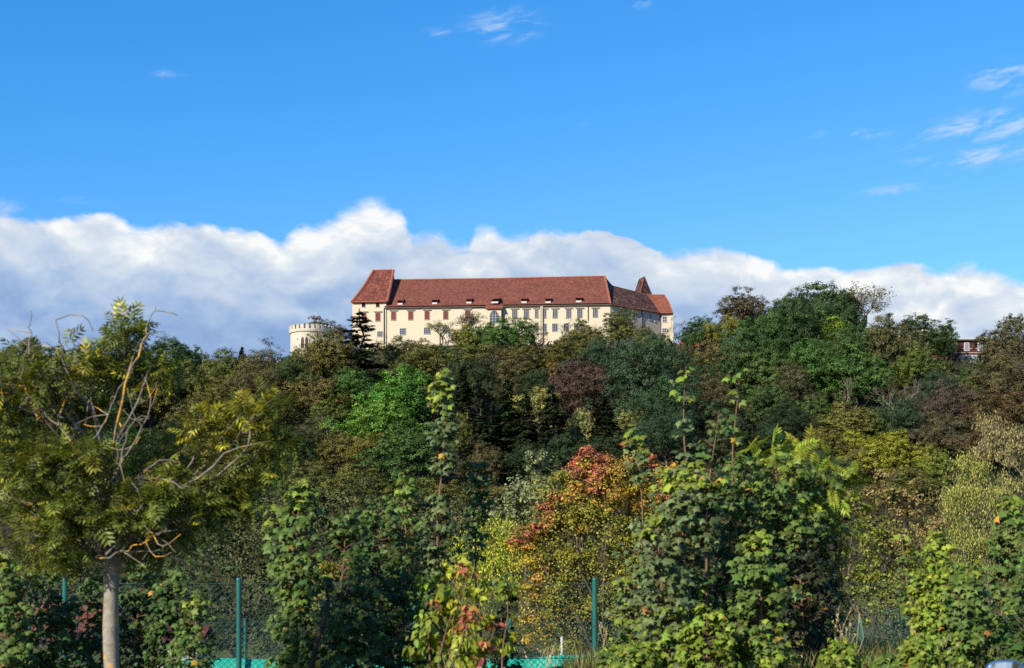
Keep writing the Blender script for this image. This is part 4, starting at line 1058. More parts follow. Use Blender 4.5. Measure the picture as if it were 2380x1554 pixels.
for i, (lb, dd, lo) in enumerate([
  ('dark olive tree behind the fence just right of the ash trunk', 70, [(540,1200,90,0,'DKO'),(600,1250,90,0,'DKO'),(520,1300,80,0,'DKG'),(600,1350,80,0,'DKO'),(650,1200,70,0,'DKO'),(560,1430,80,0,'DRK'),(490,1400,60,0,'DRK'),(640,1440,70,0,'DRK'),(500,1510,70,0,'DRK')]),  # lower lobes in DRK: shade near the ground painted as leaf colour
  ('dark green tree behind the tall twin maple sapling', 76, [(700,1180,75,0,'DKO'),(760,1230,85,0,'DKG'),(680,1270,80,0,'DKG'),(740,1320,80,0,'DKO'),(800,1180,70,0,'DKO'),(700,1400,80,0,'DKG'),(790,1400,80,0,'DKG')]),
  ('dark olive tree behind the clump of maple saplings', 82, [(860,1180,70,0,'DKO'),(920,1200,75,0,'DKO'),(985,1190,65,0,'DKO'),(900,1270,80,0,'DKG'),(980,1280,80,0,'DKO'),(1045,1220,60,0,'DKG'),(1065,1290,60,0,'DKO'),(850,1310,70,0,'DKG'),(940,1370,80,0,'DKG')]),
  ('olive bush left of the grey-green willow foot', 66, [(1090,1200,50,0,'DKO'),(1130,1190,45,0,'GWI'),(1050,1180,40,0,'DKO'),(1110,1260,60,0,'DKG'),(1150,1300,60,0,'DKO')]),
  ('dark bush behind the fence under the ash crown', 60, [(420,1350,70,0,'DKG'),(330,1380,70,0,'DKG'),(380,1440,80,0,'DRK'),(250,1360,70,0,'DKG'),(440,1480,60,0,'DRK'),(300,1470,70,0,'DRK')]),  # DRK lobes carry the deep shade low down in their leaf colour
  ('low bush, leaves painted shade-dark, behind the turquoise screen at the second fence post', 47, [(480,1490,55,0,'DRK'),(545,1480,55,0,'DRK'),(610,1490,55,0,'DKG'),(660,1500,50,0,'DRK'),(430,1510,50,0,'DRK')]),  # shade put into the leaf colour, not a darker species
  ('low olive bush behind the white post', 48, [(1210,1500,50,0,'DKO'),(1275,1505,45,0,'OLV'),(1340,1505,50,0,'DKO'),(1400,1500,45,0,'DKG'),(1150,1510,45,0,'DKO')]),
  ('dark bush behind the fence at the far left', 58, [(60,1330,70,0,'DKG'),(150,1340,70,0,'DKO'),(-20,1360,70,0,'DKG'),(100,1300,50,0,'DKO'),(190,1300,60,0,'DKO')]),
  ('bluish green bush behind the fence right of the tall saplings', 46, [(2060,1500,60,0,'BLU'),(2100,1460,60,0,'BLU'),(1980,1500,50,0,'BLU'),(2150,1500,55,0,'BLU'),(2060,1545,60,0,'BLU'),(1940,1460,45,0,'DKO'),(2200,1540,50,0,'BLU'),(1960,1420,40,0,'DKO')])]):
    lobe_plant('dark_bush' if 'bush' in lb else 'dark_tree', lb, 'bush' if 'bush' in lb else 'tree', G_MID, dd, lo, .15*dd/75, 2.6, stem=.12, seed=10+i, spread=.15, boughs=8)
lobe_plant('ochre_shrub', 'small ochre and pinkish autumn shrub between the maple saplings', 'shrub', G_MID, 40, [(742,1310,36,0,'GOLD'),(705,1345,36,0,'ORG',.6),(762,1365,46,0,'OLV'),(715,1395,40,0,'GOLD'),(770,1330,30,0,'GOLD'),(680,1370,26,0,'TAN'),(740,1430,45,0,'OLV')], .08, 2.4, stem=.05, seed=20, stems=3)
lobe_plant('brown_tree', 'brown-yellow thinning tree right of the pinnate-leaved shrub', 'tree', G_MID, 50, [(2000,1165,52,0,'BRO'),(2060,1135,58,0,'BRO'),(2130,1150,52,0,'BRO'),(2020,1240,65,-.3,'OLV'),(2100,1240,70,-.4,'BRO'),(2160,1220,48,0,'BRO'),(2000,1330,65,0,'OLV'),(2080,1340,75,-.4,'OLV'),(2150,1330,60,0,'OLV'),(2040,1420,70,0,'OLV'),(1960,1390,45,0,'OLV'),(2130,1420,60,0,'OLV')], .10, 2.2, stem=.10, seed=21, spread=.22, boughs=5)
lobe_plant('pale_willow', 'pale yellow wispy willow at the right edge', 'willow', G_MID, 56, [(2300,1000,42,0,'TAN'),(2355,1020,48,0,'TAN'),(2290,1030,48,0,'TAN'),(2335,1070,60,0,'TAN'),(2240,1090,50,0,'PWI'),(2220,1150,60,0,'PWI'),(2290,1160,80,-.4,'PWI'),(2370,1150,65,0,'TAN'),(2190,1230,60,0,'PWI'),(2260,1260,80,-.4,'PWI'),(2340,1270,80,0,'PWI'),(2210,1330,65,0,'PWI'),(2310,1370,80,0,'PWI'),(2390,1330,60,0,'PWI'),(2390,1060,50,.3,'TAN'),(2240,1420,60,0,'OLV')], .10, 2.6, (NARROW[0]*np.array((1.45, 1.1, 1)), NARROW[1]), upright=.62, seed=22, boughs=5, stems=3, stem=.08, bark_='pale_bark', spread=.30)

# ---- maple saplings along the fence
G_SAP = 'maple saplings along the fence'
def sapling(px, d, prof, n, col, label, leaf=.145, seed=0, lean=0.0, tip='MY', name='maple_sapling', tpl=MAPLE, cat='sapling', group=G_SAP, stem_col='stem', low=None):
    leaf *= .62; n = int(n*2.1); r = rs(seed*7+300); s = d/F; X0 = (px-PX0)*s; gz = float(ground(X0, d)); O = np.array((X0, d, gz))
    py = np.array([p[0] for p in prof], float); hw = np.array([p[1] for p in prof], float); top = py[0]
    zt = EYE+(HOR-top)*s-gz; ln = lean*s
    if lean == 0: lean = float(r.normal()*16); ln = lean*s
    stemf = lambda z: np.stack([ln*(np.asarray(z)/zt-1)+.045*np.sin(np.asarray(z)*2.1+seed), .05*np.sin(np.asarray(z)*1.4+seed*2)+0*np.asarray(z), np.asarray(z)], -1)
    L = []; zz_ = np.linspace(-.2, zt-.03, 14); L.append((stemf(zz_), list(np.linspace(.016+.0035*zt, .004, 14))))
    grid = np.linspace(py[0], py[-1], 400); wgt = np.interp(grid, py, hw); wgt = np.where(wgt < 5, .0, (wgt+10)**1.05); wgt /= wgt.sum()
    Ps, Ts, Ns, Ks = [], [], [], []; cnt = 0
    while cnt < n:
        g = r.choice(grid, p=wgt); R_ = np.interp(g, py, hw)*s; z = EYE+(HOR-g)*s-gz
        th = r.uniform(0, 2*np.pi); rad = R_*math.sqrt(r.uniform(.03, 1)); dr = np.array((math.cos(th), math.sin(th), 0))
        rise = min(rad*.55, .5); a = stemf(max(z-rise, .02)); e = stemf(z)+dr*rad
        k = int(r.integers(3, 8)) if rad > .12 else 3
        if math.sin(z*4.3+seed*1.7+1.3*math.sin(th+seed))*math.cos(th*1.5+z*2.1+seed) < -.05 and R_ > .2 and r.random() < .9: continue
        if rad > .10: L.append(limb(a, e, .0045, .002, r, 4, .06))
        for j in range(k):
            f = 1-.18*(j//2); b = a+(e-a)*f; side = np.array((-dr[1], dr[0], 0))*(1 if j % 2 else -1)
            t = unit(dr*(.9 if j == 0 else .45)+side*(.0 if j == 0 else .8)+np.array((0, 0, -.55+r.uniform(-.35, .45))))
            p = b+t*leaf*.45+r.normal(size=3)*.02; Ps.append(p); Ts.append(t); Ns.append(unit(np.array((0, 0, .75))+dr*.45+np.array((-.25, -.35, 0))+.45*sph(r, 1)[0]))
            c = C2[col]; u = (g-py[0])/(py[-1]-py[0])
            if low and u > .55 and r.random() < (u-.45)*1.6: c = C2[low]
            if u < .14 and r.random() < .6: c = C2[tip]
            if r.random() < .010: c = C2['ORG'] if r.random() < .5 else C2['GOLD']
            Ks.append(np.array(c)*r.uniform(.75, 1.3)); cnt += 1
    for j in range(11):                                  # the tuft of young leaves on the tip
        th = j*2.4; t = unit(np.array((math.cos(th), math.sin(th), r.uniform(-.6, .5)))); p = stemf(zt-.02-.035*j)+t*leaf*.5
        Ps.append(p); Ts.append(t); Ns.append(unit(np.array((-.2, -.4, .8))+.4*sph(r, 1)[0])); Ks.append(np.array(C2[tip if j < 6 else col])*r.uniform(.8, 1.25))
    o = lab(empty(name, tuple(O)), label, cat, group)
    obj('stem', wood_mesh(name+'_stem', L, stem_col, 5), o)
    P, T, N, K = map(np.array, (Ps, Ts, Ns, Ks)); sz = leaf*r.choice((.5, .75, 1.0, 1.15, 1.35), len(P), p=(.15, .25, .3, .2, .1))*r.uniform(.9, 1.1, len(P)); 
    blk, kk = [], []
    for q, cu in enumerate((0, .45, .9)):               # flat, cupped and curled leaves
        sel = np.arange(len(P)) % 3 == q; v, f = leaves(_curl(tpl[0], cu), tpl[1], P[sel], T[sel], N[sel], sz[sel]); blk.append((v, f, 0)); kk.append(np.repeat(K[sel], len(tpl[0]), 0))
    obj('leaves', mesh_np(name+'_leaves', blk, M['near_leaf'], False, np.concatenate(kk)), o)
    return o
SAP = [
 (15,17.0,[(1285,15),(1340,60),(1450,95),(1560,110)],420,'MG','maple sapling at the left edge under the ash crown',.15),
 (120,17.6,[(1325,15),(1390,60),(1480,85),(1570,95)],330,'MD','maple sapling left of the ash trunk with pale lower leaves',.15),
 (205,18.2,[(1345,15),(1420,50),(1570,70)],230,'MD','dark maple sapling close to the left side of the ash trunk',.14),
 (325,18.6,[(1305,15),(1370,55),(1570,75)],420,'MD','dark maple sapling close to the right side of the ash trunk',.14),
 (395,18.0,[(1325,15),(1400,55),(1570,75)],420,'MD','shaded maple sapling between ash trunk and green fence post',.14),
 (447,17.2,[(1370,15),(1420,38),(1500,48),(1570,60)],260,'MG','fresh green maple sapling left of the fence post',.11),
 (650,18.4,[(1168,8),(1200,34),(1240,40),(1300,36),(1400,20),(1560,20)],110,'MG','short-tipped companion stem of the twin maple sapling',.16),
 (690,17.8,[(1110,12),(1150,38),(1178,46),(1205,24),(1240,55),(1330,72),(1352,58),(1380,32),(1430,58),(1490,62),(1570,70)],430,'MG','tall maple sapling with sunlit tiers of leaves right of the fence post',.17),
 (795,17.4,[(1180,14),(1230,40),(1262,50),(1300,62),(1340,90),(1420,105),(1570,115)],640,'MD','broad dark maple sapling with the leaning dark branch',.15),
 (880,18.6,[(1150,8),(1200,48),(1260,66),(1320,85),(1400,100),(1570,100)],600,'MD','dark dense maple sapling in the middle of the clump',.14),
 (945,19.4,[(1092,16),(1150,36),(1200,55),(1300,60),(1400,85),(1570,85)],560,'MG','maple sapling with glossy high tip left of the leafy pole-like sapling',.14),
 (990,18.2,[(1330,12),(1400,40),(1480,60),(1570,70)],330,'MD','low maple sapling left of the red and yellow dogwood',.13),
 (1025,19.0,[(852,12),(880,24),(960,32),(1000,26),(1060,30),(1086,22),(1092,2),(1146,2),(1152,24),(1180,44),(1260,50),(1300,38),(1340,12),(1400,3),(1560,3)],380,'GGR','very tall thin sapling like a leafy pole before the dark hill',.145),
 (1105,19.6,[(1070,8),(1100,25),(1160,28),(1198,20),(1215,25),(1250,20),(1290,12),(1300,3),(1560,3)],150,'MD','thin dark sapling right of the leafy pole-like sapling',.13),
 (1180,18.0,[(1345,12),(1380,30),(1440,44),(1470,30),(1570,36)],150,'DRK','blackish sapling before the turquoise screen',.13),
 (1480,18.8,[(993,10),(1020,20),(1080,25),(1110,14),(1118,3),(1200,3),(1208,15),(1260,52),(1330,68),(1420,62),(1500,50),(1570,60)],430,'GGR','tall maple sapling right of the fence post with a bright green tip',.16),
 (1595,18.0,[(847,16),(880,24),(915,20),(932,8),(965,30),(1000,14),(1045,30),(1062,8),(1100,22),(1160,30),(1300,34),(1560,40)],105,'GGR','tallest thin maple sapling left of the two standing up before the hill',.16),
 (1712,18.4,[(860,18),(885,28),(935,20),(960,8),(1000,24),(1040,14),(1064,6),(1100,22),(1200,32),(1560,40)],105,'MG','second tall thin maple sapling with curved reddish stem',.16),
 (1665,17.4,[(950,12),(980,38),(1030,34),(1070,24),(1150,26),(1560,30)],80,'MD','maple sapling with an orange leaf between the two tall thin ones',.15),
 (1535,17.0,[(1188,15),(1250,58),(1330,70),(1440,85),(1570,95)],460,'GGR','bushy maple sapling in front of the autumn tree',.16),
 (1600,17.6,[(1072,50),(1100,86),(1250,92),(1400,95),(1570,105)],640,'GGR','dense grey-green maple below the tallest thin sapling',.165),
 (1700,18.8,[(1050,40),(1095,92),(1250,100),(1400,100),(1570,105)],640,'MD','dark dense maple in the middle of the right clump',.15),
 (1805,19.0,[(1050,50),(1085,92),(1250,95),(1400,85),(1570,80)],800,'MG','fresh green maple mixed with the pinnate-leaved shrub',.15),
 (1890,19.3,[(1085,40),(1120,78),(1250,70),(1330,60),(1570,60)],420,'MD','darker maple behind the pinnate-leaved shrub',.14),
 (1765,17.0,[(1230,15),(1290,55),(1400,75),(1570,85)],560,'MG','sunlit maple sapling at the right front of the clump',.155),
 (1640,16.4,[(1400,12),(1450,55),(1520,75),(1570,80)],300,'MY','low yellow-green maple sapling at the foot of the right clump',.14),
 (1950,17.0,[(1478,10),(1520,50),(1570,60)],160,'MY','low leafy seedling at the foot of the straw stalks',.12),
 (2065,16.8,[(1515,10),(1535,50),(1570,60)],160,'MG','low leafy seedling in front of the thin far post',.12),
 (1425,18.2,[(1500,10),(1530,42),(1570,50)],150,'MG','lowest seedling right beside the near fence post foot',.11),
 (1480,16.6,[(1480,10),(1520,50),(1570,60)],170,'MY','low yellow-green seedling right of the near fence post foot',.12),
 (2130,16.4,[(1470,10),(1510,45),(1570,55)],170,'MY','low yellow-green seedling left of the bright yellow-green maple',.12),
 (1860,18.6,[(1220,15),(1290,60),(1400,80),(1570,90)],600,'DRK','shaded blackish maple in the dark right side of the clump',.14),  # shadow on this side of the clump is painted into the leaves
 (2101,18.0,[(1243,8),(1280,24),(1300,9),(1345,6),(1365,15),(1440,15),(1480,8),(1570,30)],60,'MG','thin nearly bare sapling stem before the brown-yellow tree',.13),
 (2180,17.6,[(1225,14),(1300,45),(1400,68),(1570,85)],900,'MY','bright yellow-green maple left of the right edge clump',.115),
 (2255,17.2,[(1300,14),(1370,48),(1470,75),(1570,90)],560,'MG','maple sapling above the blue car mirror',.15),
 (2345,18.6,[(1148,8),(1200,34),(1260,38),(1330,48),(1420,68),(1570,80)],460,'MG','tall maple sapling with a dark stem near the right edge',.15),
 (2395,16.8,[(1290,12),(1350,45),(1450,70),(1570,80)],360,'MD','darker maple sapling cut by the right edge',.16),
]
for i, a in enumerate(SAP): sapling(*a[:6], leaf=a[6], seed=i+1, low='MY' if a[4] in ('MG', 'GGR') and i > 14 else None, tip='MG' if a[4] in ('MD', 'DRK') else 'MY')
lobe_plant('dogwood_shrub', 'yellow-green dogwood shrub with red autumn leaves', 'shrub', None, 15.6, [(1076,1308,24,0,'YG'),(1048,1345,30,0,'YG'),(1010,1362,42,0,'MY'),(1062,1392,42,0,'YG'),(1112,1372,38,0,'YG'),(1152,1352,32,0,'MY'),(1182,1372,24,0,'MY'),(1082,1440,55,-.1,'YG'),(1022,1455,55,0,'MY'),(985,1490,50,0,'MY'),(1060,1500,65,-.1,'YG'),(1122,1475,48,0,'YG'),(1158,1485,36,0,'YG'),(1005,1545,60,0,'MY'),(1092,1550,60,0,'YG'),
  (1085,1330,22,-.2,'RED'),(1075,1362,16,-.2,'ORG'),(1082,1440,26,-.35,'RED'),(1012,1405,16,-.2,'RED'),(1150,1450,16,-.2,'RED'),(1128,1500,22,-.3,'RED'),(1110,1532,22,-.3,'RED'),(1100,1415,18,-.3,'RED')], .085, 3.0, OVATE, 'near_leaf', .22, 31, droop=.55, stems=4, stem=.018, bark_='stem')
lobe_plant('pinnate_shrub', 'sunlit shrub with long pinnate leaves right of the tall saplings', 'shrub', None, 19.6, [(1790,1065,50,0,'PIN'),(1850,1060,55,-.1,'PIN'),(1900,1095,45,0,'PIN'),(1960,1120,40,0,'PIN'),(1985,1175,32,0,'PIN'),(1930,1165,55,-.1,'PIN'),(1870,1135,65,-.2,'PIN'),(1965,1235,34,0,'PIN'),(1905,1235,60,0,'PIN'),(1820,1165,60,-.2,'PIN'),(1740,1080,40,0,'PIN'),(1840,1100,40,-.3,'MY'),
  (1880,1310,75,.2,'DRK'),(1930,1350,45,.2,'DRK'),(1850,1400,75,.2,'DRK'),(1900,1450,65,.2,'DRK'),(1830,1260,70,.2,'MD')], .30, 5.0, PINNATE_LONG, 'near_leaf', .30, 32, droop=.3, stems=5, stem=.03, bark_='dark_stem')  # DRK lobes: shadowed inside of the shrub painted as dark leaves
# ---- the lichened ash with the round crown
lo = [(300,775,60,0),(255,840,75,.2),(345,835,70,.1),(200,835,70,-.1),(120,845,75,0),(40,880,85,.1),(-40,910,90,0),(50,985,95,-.3),(-30,1030,90,.2),(45,1100,100,0),(100,1175,95,-.3),(60,1245,75,0),(180,1230,85,-.4),(230,1130,80,.5),(140,1010,80,.6),(350,1050,75,.5),(420,1120,85,0),(485,985,70,.1),(560,965,72,0),(625,960,60,-.1),(600,1050,75,.1),(525,1085,85,.2),(450,1195,70,-.2),(330,1190,80,-.4),(385,1255,65,0),(285,1262,70,.3),(505,1190,48,0),(145,1290,50,0),(645,1020,45,0),(250,1085,55,-.6),(200,1185,60,-.65),(120,1080,60,-.6),(300,1210,50,-.6),(190,1060,45,-.55),(400,1170,45,-.5),(60,900,60,-.5),(150,905,45,-.55),(180,920,60,.5),(560,1150,50,.1)]
d = 14.0; s = d/F; r = rs(77); O = np.array(((262-PX0)*s, d, float(ground((262-PX0)*s, d)))); top_ = at(258, 1300, d)-O
ash = lab(empty('ash_tree', tuple(O)), 'round-crowned ash with grey trunk and orange lichen on its branches, at the left', 'tree')
tz = top_[2]; b = MB(); zs_ = np.linspace(-.2, tz+.03, 46); b.tube([(-.012*z+.006*math.sin(z*5), .005*math.sin(z*3.3), z) for z in zs_], [(.077-.003*z+.018*max(0, (z-tz+.25)/.25)**2)*(1+.035*math.sin(z*9+2*math.sin(z*4))+r.normal()*.012) for z in zs_], 20)
b.build('trunk', M['ash_bark'], ash, smooth=True)
L, Ps, Ts, Ns, Ks = [], [], [], [], []; head = np.array((-.03, 0, tz))
hubs = [head+np.array(v) for v in ((-.35, -.1, .35), (.35, -.15, .35), (.05, -.1, .7), (-.1, .3, .6), (.5, .1, .55), (-.55, .15, .5))]
for h in hubs: L.append(limb(head+np.array((0, 0, -.03)), h, .036, .020, r, 6, .12))
for (px, py, rp, dy) in lo:
    c = at(px, py, d)-O; c[1] += dy; R_ = rp*s; h = min(hubs, key=lambda q: np.linalg.norm(q-c)-(.3 if q[2] < c[2] else 0))
    L.append(limb(h, c, .016, .006, r, 8, .14))
    gold = .95 if (px > 470 and py < 1000) else (.12 if py < 900 else .08); shade_ = r.uniform(.7, 1.2)
    for _ in range(14):
        e = c+sph(r, 1)[0]*R_*r.uniform(.35, 1.05)*np.array((1, 1, .9)); st = c+(h-c)*r.uniform(0, .35)
        L.append(limb(st, e, .0055, .0025, r, 5, .14)); ax = unit(e-st)
        for _ in range(int(r.integers(5, 10))):
            t = unit(ax*.5+sph(r, 1)[0]*.9+np.array((0, 0, -.15))); Ps.append(e+sph(r, 1)[0]*.04-ax*r.uniform(0, .12)); Ts.append(t); Ns.append(unit(np.array((0, 0, .9))+.7*sph(r, 1)[0]))
            Ks.append(np.array(C2['ASY'] if r.random() < gold*.6 else C2['ASH'])*r.uniform(.55, 1.45)*shade_)
obj('limbs', wood_mesh('ash_limbs', L, 'ash_twig', 6), ash)
# bare lichened twigs that stand clear of the leaves
for k, (pts, n_) in enumerate([([(235,1200),(228,1090),(180,1000),(158,945)], 5), ([(180,1000),(186,940),(182,880),(178,835)], 5), ([(180,1000),(128,955),(104,910),(97,880)], 4), ([(300,1130),(330,1080),(375,1000),(402,930)], 5), ([(290,1160),(345,1130),(395,1080)], 3), ([(245,1060),(285,985),(310,920)], 3),
     ([(290,1290),(340,1230),(372,1170),(415,1125)], 4), ([(280,1300),(360,1270),(430,1230)], 4), ([(225,1230),(222,1130),(232,1060)], 2), ([(190,860),(180,810),(172,765)], 1), ([(360,850),(380,790),(394,735)], 1), ([(125,860),(120,800),(126,752)], 1)]):
    Q = np.array([at(px, py, d)-O+np.array((0, -.50-.05*(k % 4), 0)) for px, py in pts]); t = np.linspace(0, 1, len(Q)); tt = np.linspace(0, 1, 12)
    P = np.stack([np.interp(tt, t, Q[:, i]) for i in range(3)], -1); P[1:-1] = (P[:-2]+P[1:-1]*2+P[2:])/4; P += r.normal(size=P.shape)*.010
    B = [(P, list(np.linspace(.0095, .0035, 12)))]
    B.append(limb((head if Q[0][2] < tz+.9 else hubs[2])+np.array((0, -.02, 0)), P[0], .016, .0095, r, 7, .1))
    for j in range(n_*2):
        i = int(r.integers(3, 12)); e = P[i]+unit(P[min(i+1, 11)]-P[i-1]+sph(r, 1)[0]*np.array((1, .6, .6)))*r.uniform(.12, .38); B.append(limb(P[i], e, .006, .003, r, 5, .15))
    obj('twig', wood_mesh('ash_twig', B, 'bare_twig', 6), ash)
P, T, N, K = map(np.array, (Ps, Ts, Ns, Ks)); v, f = leaves(*PINNATE, P, T, N, r.uniform(.10, .215, len(P)))
obj('crown', mesh_np('ash_crown', [(v, f, 0)], M['near_leaf'], False, np.repeat(K, len(PINNATE[0]), 0)), ash)

# dark branch leaning through the clump of saplings
b = MB(); s = 16.2/F; q = [(at(px, py, 16.2)) for px, py in ((765,1385),(752,1450),(735,1500),(718,1580))]
lb = lab(b.build('leaning_branch', M['dark_stem']) if False else empty('leaning_branch', tuple(q[3])), 'dark bare branch leaning in front of the maple saplings', 'branch')
b.tube([tuple(p-q[3]) for p in q], [.016, .024, .030, .036], 8); b.build('branch', M['dark_stem'], lb, smooth=True)

# ------------------------------------------------------------------ fences and screen
FD = 24.0
def chain_fence(name, label, d, x0, x1, ztop, posts, post_r, step, wire, height, depth_off=0.0, topwire=.006):
    z1 = ztop; z0 = z1-height; o = lab(empty(name, (0, d, z0)), label, 'fence')
    for px in posts:
        x = (px-PX0)/F*d; b = MB(); gz = float(ground(x, d))-z0-.3; h = z1-z0+.06
        b.tube([(x, -.06, gz), (x, -.06, h)], post_r, 14); P_ = b.build('post', M['fence_paint'], o, smooth=False)
        c = MB(); c.tube([(x, -.06, h), (x, -.06, h+.02), (x, -.06, h+.035)], [post_r*1.12, post_r*1.05, post_r*.5], 14); c.build('cap', M['fence_paint'], P_)
    H = z1-z0; L = []
    n = int((x1-x0+H)/step)
    for i in range(n):
        a = x0-H+i*step
        for dr in (1, -1):
            p, q = (a, 0), (a+H, H)
            if dr < 0: p, q = (a+H, 0), (a, H)
            # clip to the run of the fence
            (ax, az), (bx, bz) = p, q
            if max(ax, bx) < x0 or min(ax, bx) > x1: continue
            def cl(x_): return az+(x_-ax)*(bz-az)/(bx-ax)
            pts = sorted([(ax, az), (bx, bz)])
            if pts[0][0] < x0: pts[0] = (x0, cl(x0))
            if pts[1][0] > x1: pts[1] = (x1, cl(x1))
            L.append((np.array([(pts[0][0], dr*.002, pts[0][1]), (pts[1][0], dr*.002, pts[1][1])]), [wire, wire]))
    m = wood_mesh(name+'_mesh', L, 'fence_wire', 3); obj('wire_mesh', m, o)
    b = MB()
    for z in (H-.01, H*.5, .05): b.tube([(x0, -.008, z), (x1, -.008, z)], topwire, 5)
    b.build('tension_wires', M['fence_wire'], o)
    return o
zt_ = EYE+(HOR-1356)/F*FD
chain_fence('chain_link_fence', 'near green chain link fence with round teal posts behind the saplings', FD, -9.5, 9.5, zt_, (-260, 154, 557, 966, 1382, 1796, 2205), .044, .11, .0032, 2.35)
FD2 = 40.0
chain_fence('far_fence', 'lower chain link fence with thin teal posts on the far side of the court', FD2, -15, 15.5, EYE+(HOR-1446)/F*FD2, (70, 420, 571, 890, 1186, 1660, 2000), .045, .13, .0035, 2.0)
# turquoise screen hung on the near fence
m, n = mat('screen'); tc = n.new('ShaderNodeTexCoord'); nz = n.noise(tc.outputs['Object'], 1.2, 3, .5); wv = n.noise(tc.outputs['Object'], 60, 2, .5)
col = n.mix(n.mr(nz, .3, .7, 0, 1), (.009, .31, .25), (.016, .40, .33)); pb = principled(n, col, .6, .3, wv, 0, .004)
tr = n.new('ShaderNodeBsdfTranslucent'); n.l.new(col, tr.inputs['Color']); mx = n.new('ShaderNodeMixShader'); mx.inputs[0].default_value = .25
n.l.new(pb, mx.inputs[1]); n.l.new(tr.outputs[0], mx.inputs[2]); finish(n, mx.outputs[0]); M['screen'] = m
xs = np.linspace(-5.9, 1.45, 90); vs, fs = [], []
for i, x in enumerate(xs):
    px = PX0+x/(FD+.12)*F; top = np.interp(px, [380, 480, 600, 700, 1100, 1240, 1300, 1382, 1400], [1540, 1528, 1533, 1532, 1533, 1530, 1524, 1521, 1522])
    z = EYE+(HOR-top)/F*(FD+.12); wob = .05*math.sin(x*3.1)+.03*math.sin(x*7.7)
    for k, (zz_, f_) in enumerate(((z, .3), (z-.35, 1), (z-.75, 1.2), (z-1.15, .5))): vs.append((x, FD+.12+wob*f_, zz_))
for i in range(len(xs)-1):
    for k in range(3): a = i*4+k; fs.append((a, a+1, a+5, a+4))
me = bpy.data.meshes.new('privacy_screen'); me.from_pydata(vs, [], fs); me.materials.append(M['screen']); me.polygons.foreach_set('use_smooth', [True]*len(fs)); me.update()
sc_o = obj('privacy_screen', me); sol = sc_o.modifiers.new('cloth', 'SOLIDIFY'); sol.thickness = .004
lab(sc_o, 'turquoise fabric screen hung along the foot of the chain link fence', 'screen')
# white court post
p = at(1306, 1480, 27); g = float(ground(p[0], 27)); b = MB(); b.tube([(0, 0, -.2), (0, 0, p[2]-g-.02), (0, 0, p[2]-g)], [.026, .026, .012], 12)
o = b.build('white_post', M['white_paint']); o.location = (p[0], 27, g); lab(o, 'thin white post standing behind the turquoise screen', 'post')

# ------------------------------------------------------------------ grass and dry stalks on the bank
def grass():
    r = rs(88); n = 11000; x = r.uniform(.75, 9, n); y = r.uniform(15.5, 22.5, n); h = r.uniform(.10, .34, n)*(1+.5*np.sin(x*2.2)*np.sin(y*1.9)); a = r.uniform(0, 6.28, n)
    w = .006+.006*r.random(n); z = ground(x, y); lean = r.normal(size=(n, 2))*.35
    V = np.stack([np.stack([x-np.cos(a)*w, y-np.sin(a)*w, z-.02], -1), np.stack([x+np.cos(a)*w, y+np.sin(a)*w, z-.02], -1), np.stack([x+lean[:, 0]*h, y+lean[:, 1]*h, z+h], -1)], 1).reshape(-1, 3)
    K = np.where(r.random((n, 1)) < .35, np.array((.26, .21, .09)), np.array((.10, .13, .03)))*r.uniform(.7, 1.3, (n, 1))
    o = obj('grass', mesh_np('grass', [(V, np.arange(3*n).reshape(-1, 3), 0)], M['near_leaf'], False, np.repeat(K, 3, 0))); lab(o, kind='stuff')
grass()
def dry_stalks(px, d, top, spread, n, label, seed):
    r = rs(seed); s = d/F; X0 = (px-PX0)*s; gz = float(ground(X0, d)); H = EYE+(HOR-top)*s-gz; L, Ps = [], []
    for i in range(n):
        e = np.array((r.normal()*spread*s, r.normal()*.15, H*r.uniform(.55, 1))); P, _ = limb((r.normal()*.12, r.normal()*.1, -.05), e, .004, .002, r, 6, .10); L.append((P, list(np.linspace(.0048, .002, 6))))
        for _ in range(6): Ps.append(P[-1]-(P[-1]-P[-2])*r.uniform(0, 1.1)+r.normal(size=3)*.008)
    o = lab(empty('dry_grass_clump', (X0, d, gz)), label, 'dry grass', 'dry grass clumps by the fence')
    obj('stalks', wood_mesh('dry_stalks', L, 'straw', 4), o)
    P = np.array(Ps); v, f = leaves(*NARROW, P, unit(np.array((0, 0, 1.))+.7*sph(r, len(P))), sph(r, len(P)), r.uniform(.03, .06, len(P)))
    obj('seed_heads', mesh_np('seed_heads', [(v, f, 0)], M['straw']), o)
dry_stalks(1965, 17.8, 1395, 26, 12, 'tall bare straw stalks right of the dark sapling clump', 1)
dry_stalks(1905, 18.2, 1490, 26, 9, 'short straw tuft at the foot of the dark sapling clump', 2)
dry_stalks(1275, 22.8, 1482, 26, 12, 'pale grass plumes before the turquoise screen', 3)
dry_stalks(1400, 21.5, 1440, 14, 5, 'few thin straws beside the right fence post', 4)
dry_stalks(2185, 16.6, 1440, 44, 9, 'leaning straw stalks below the yellow-green maple', 5)

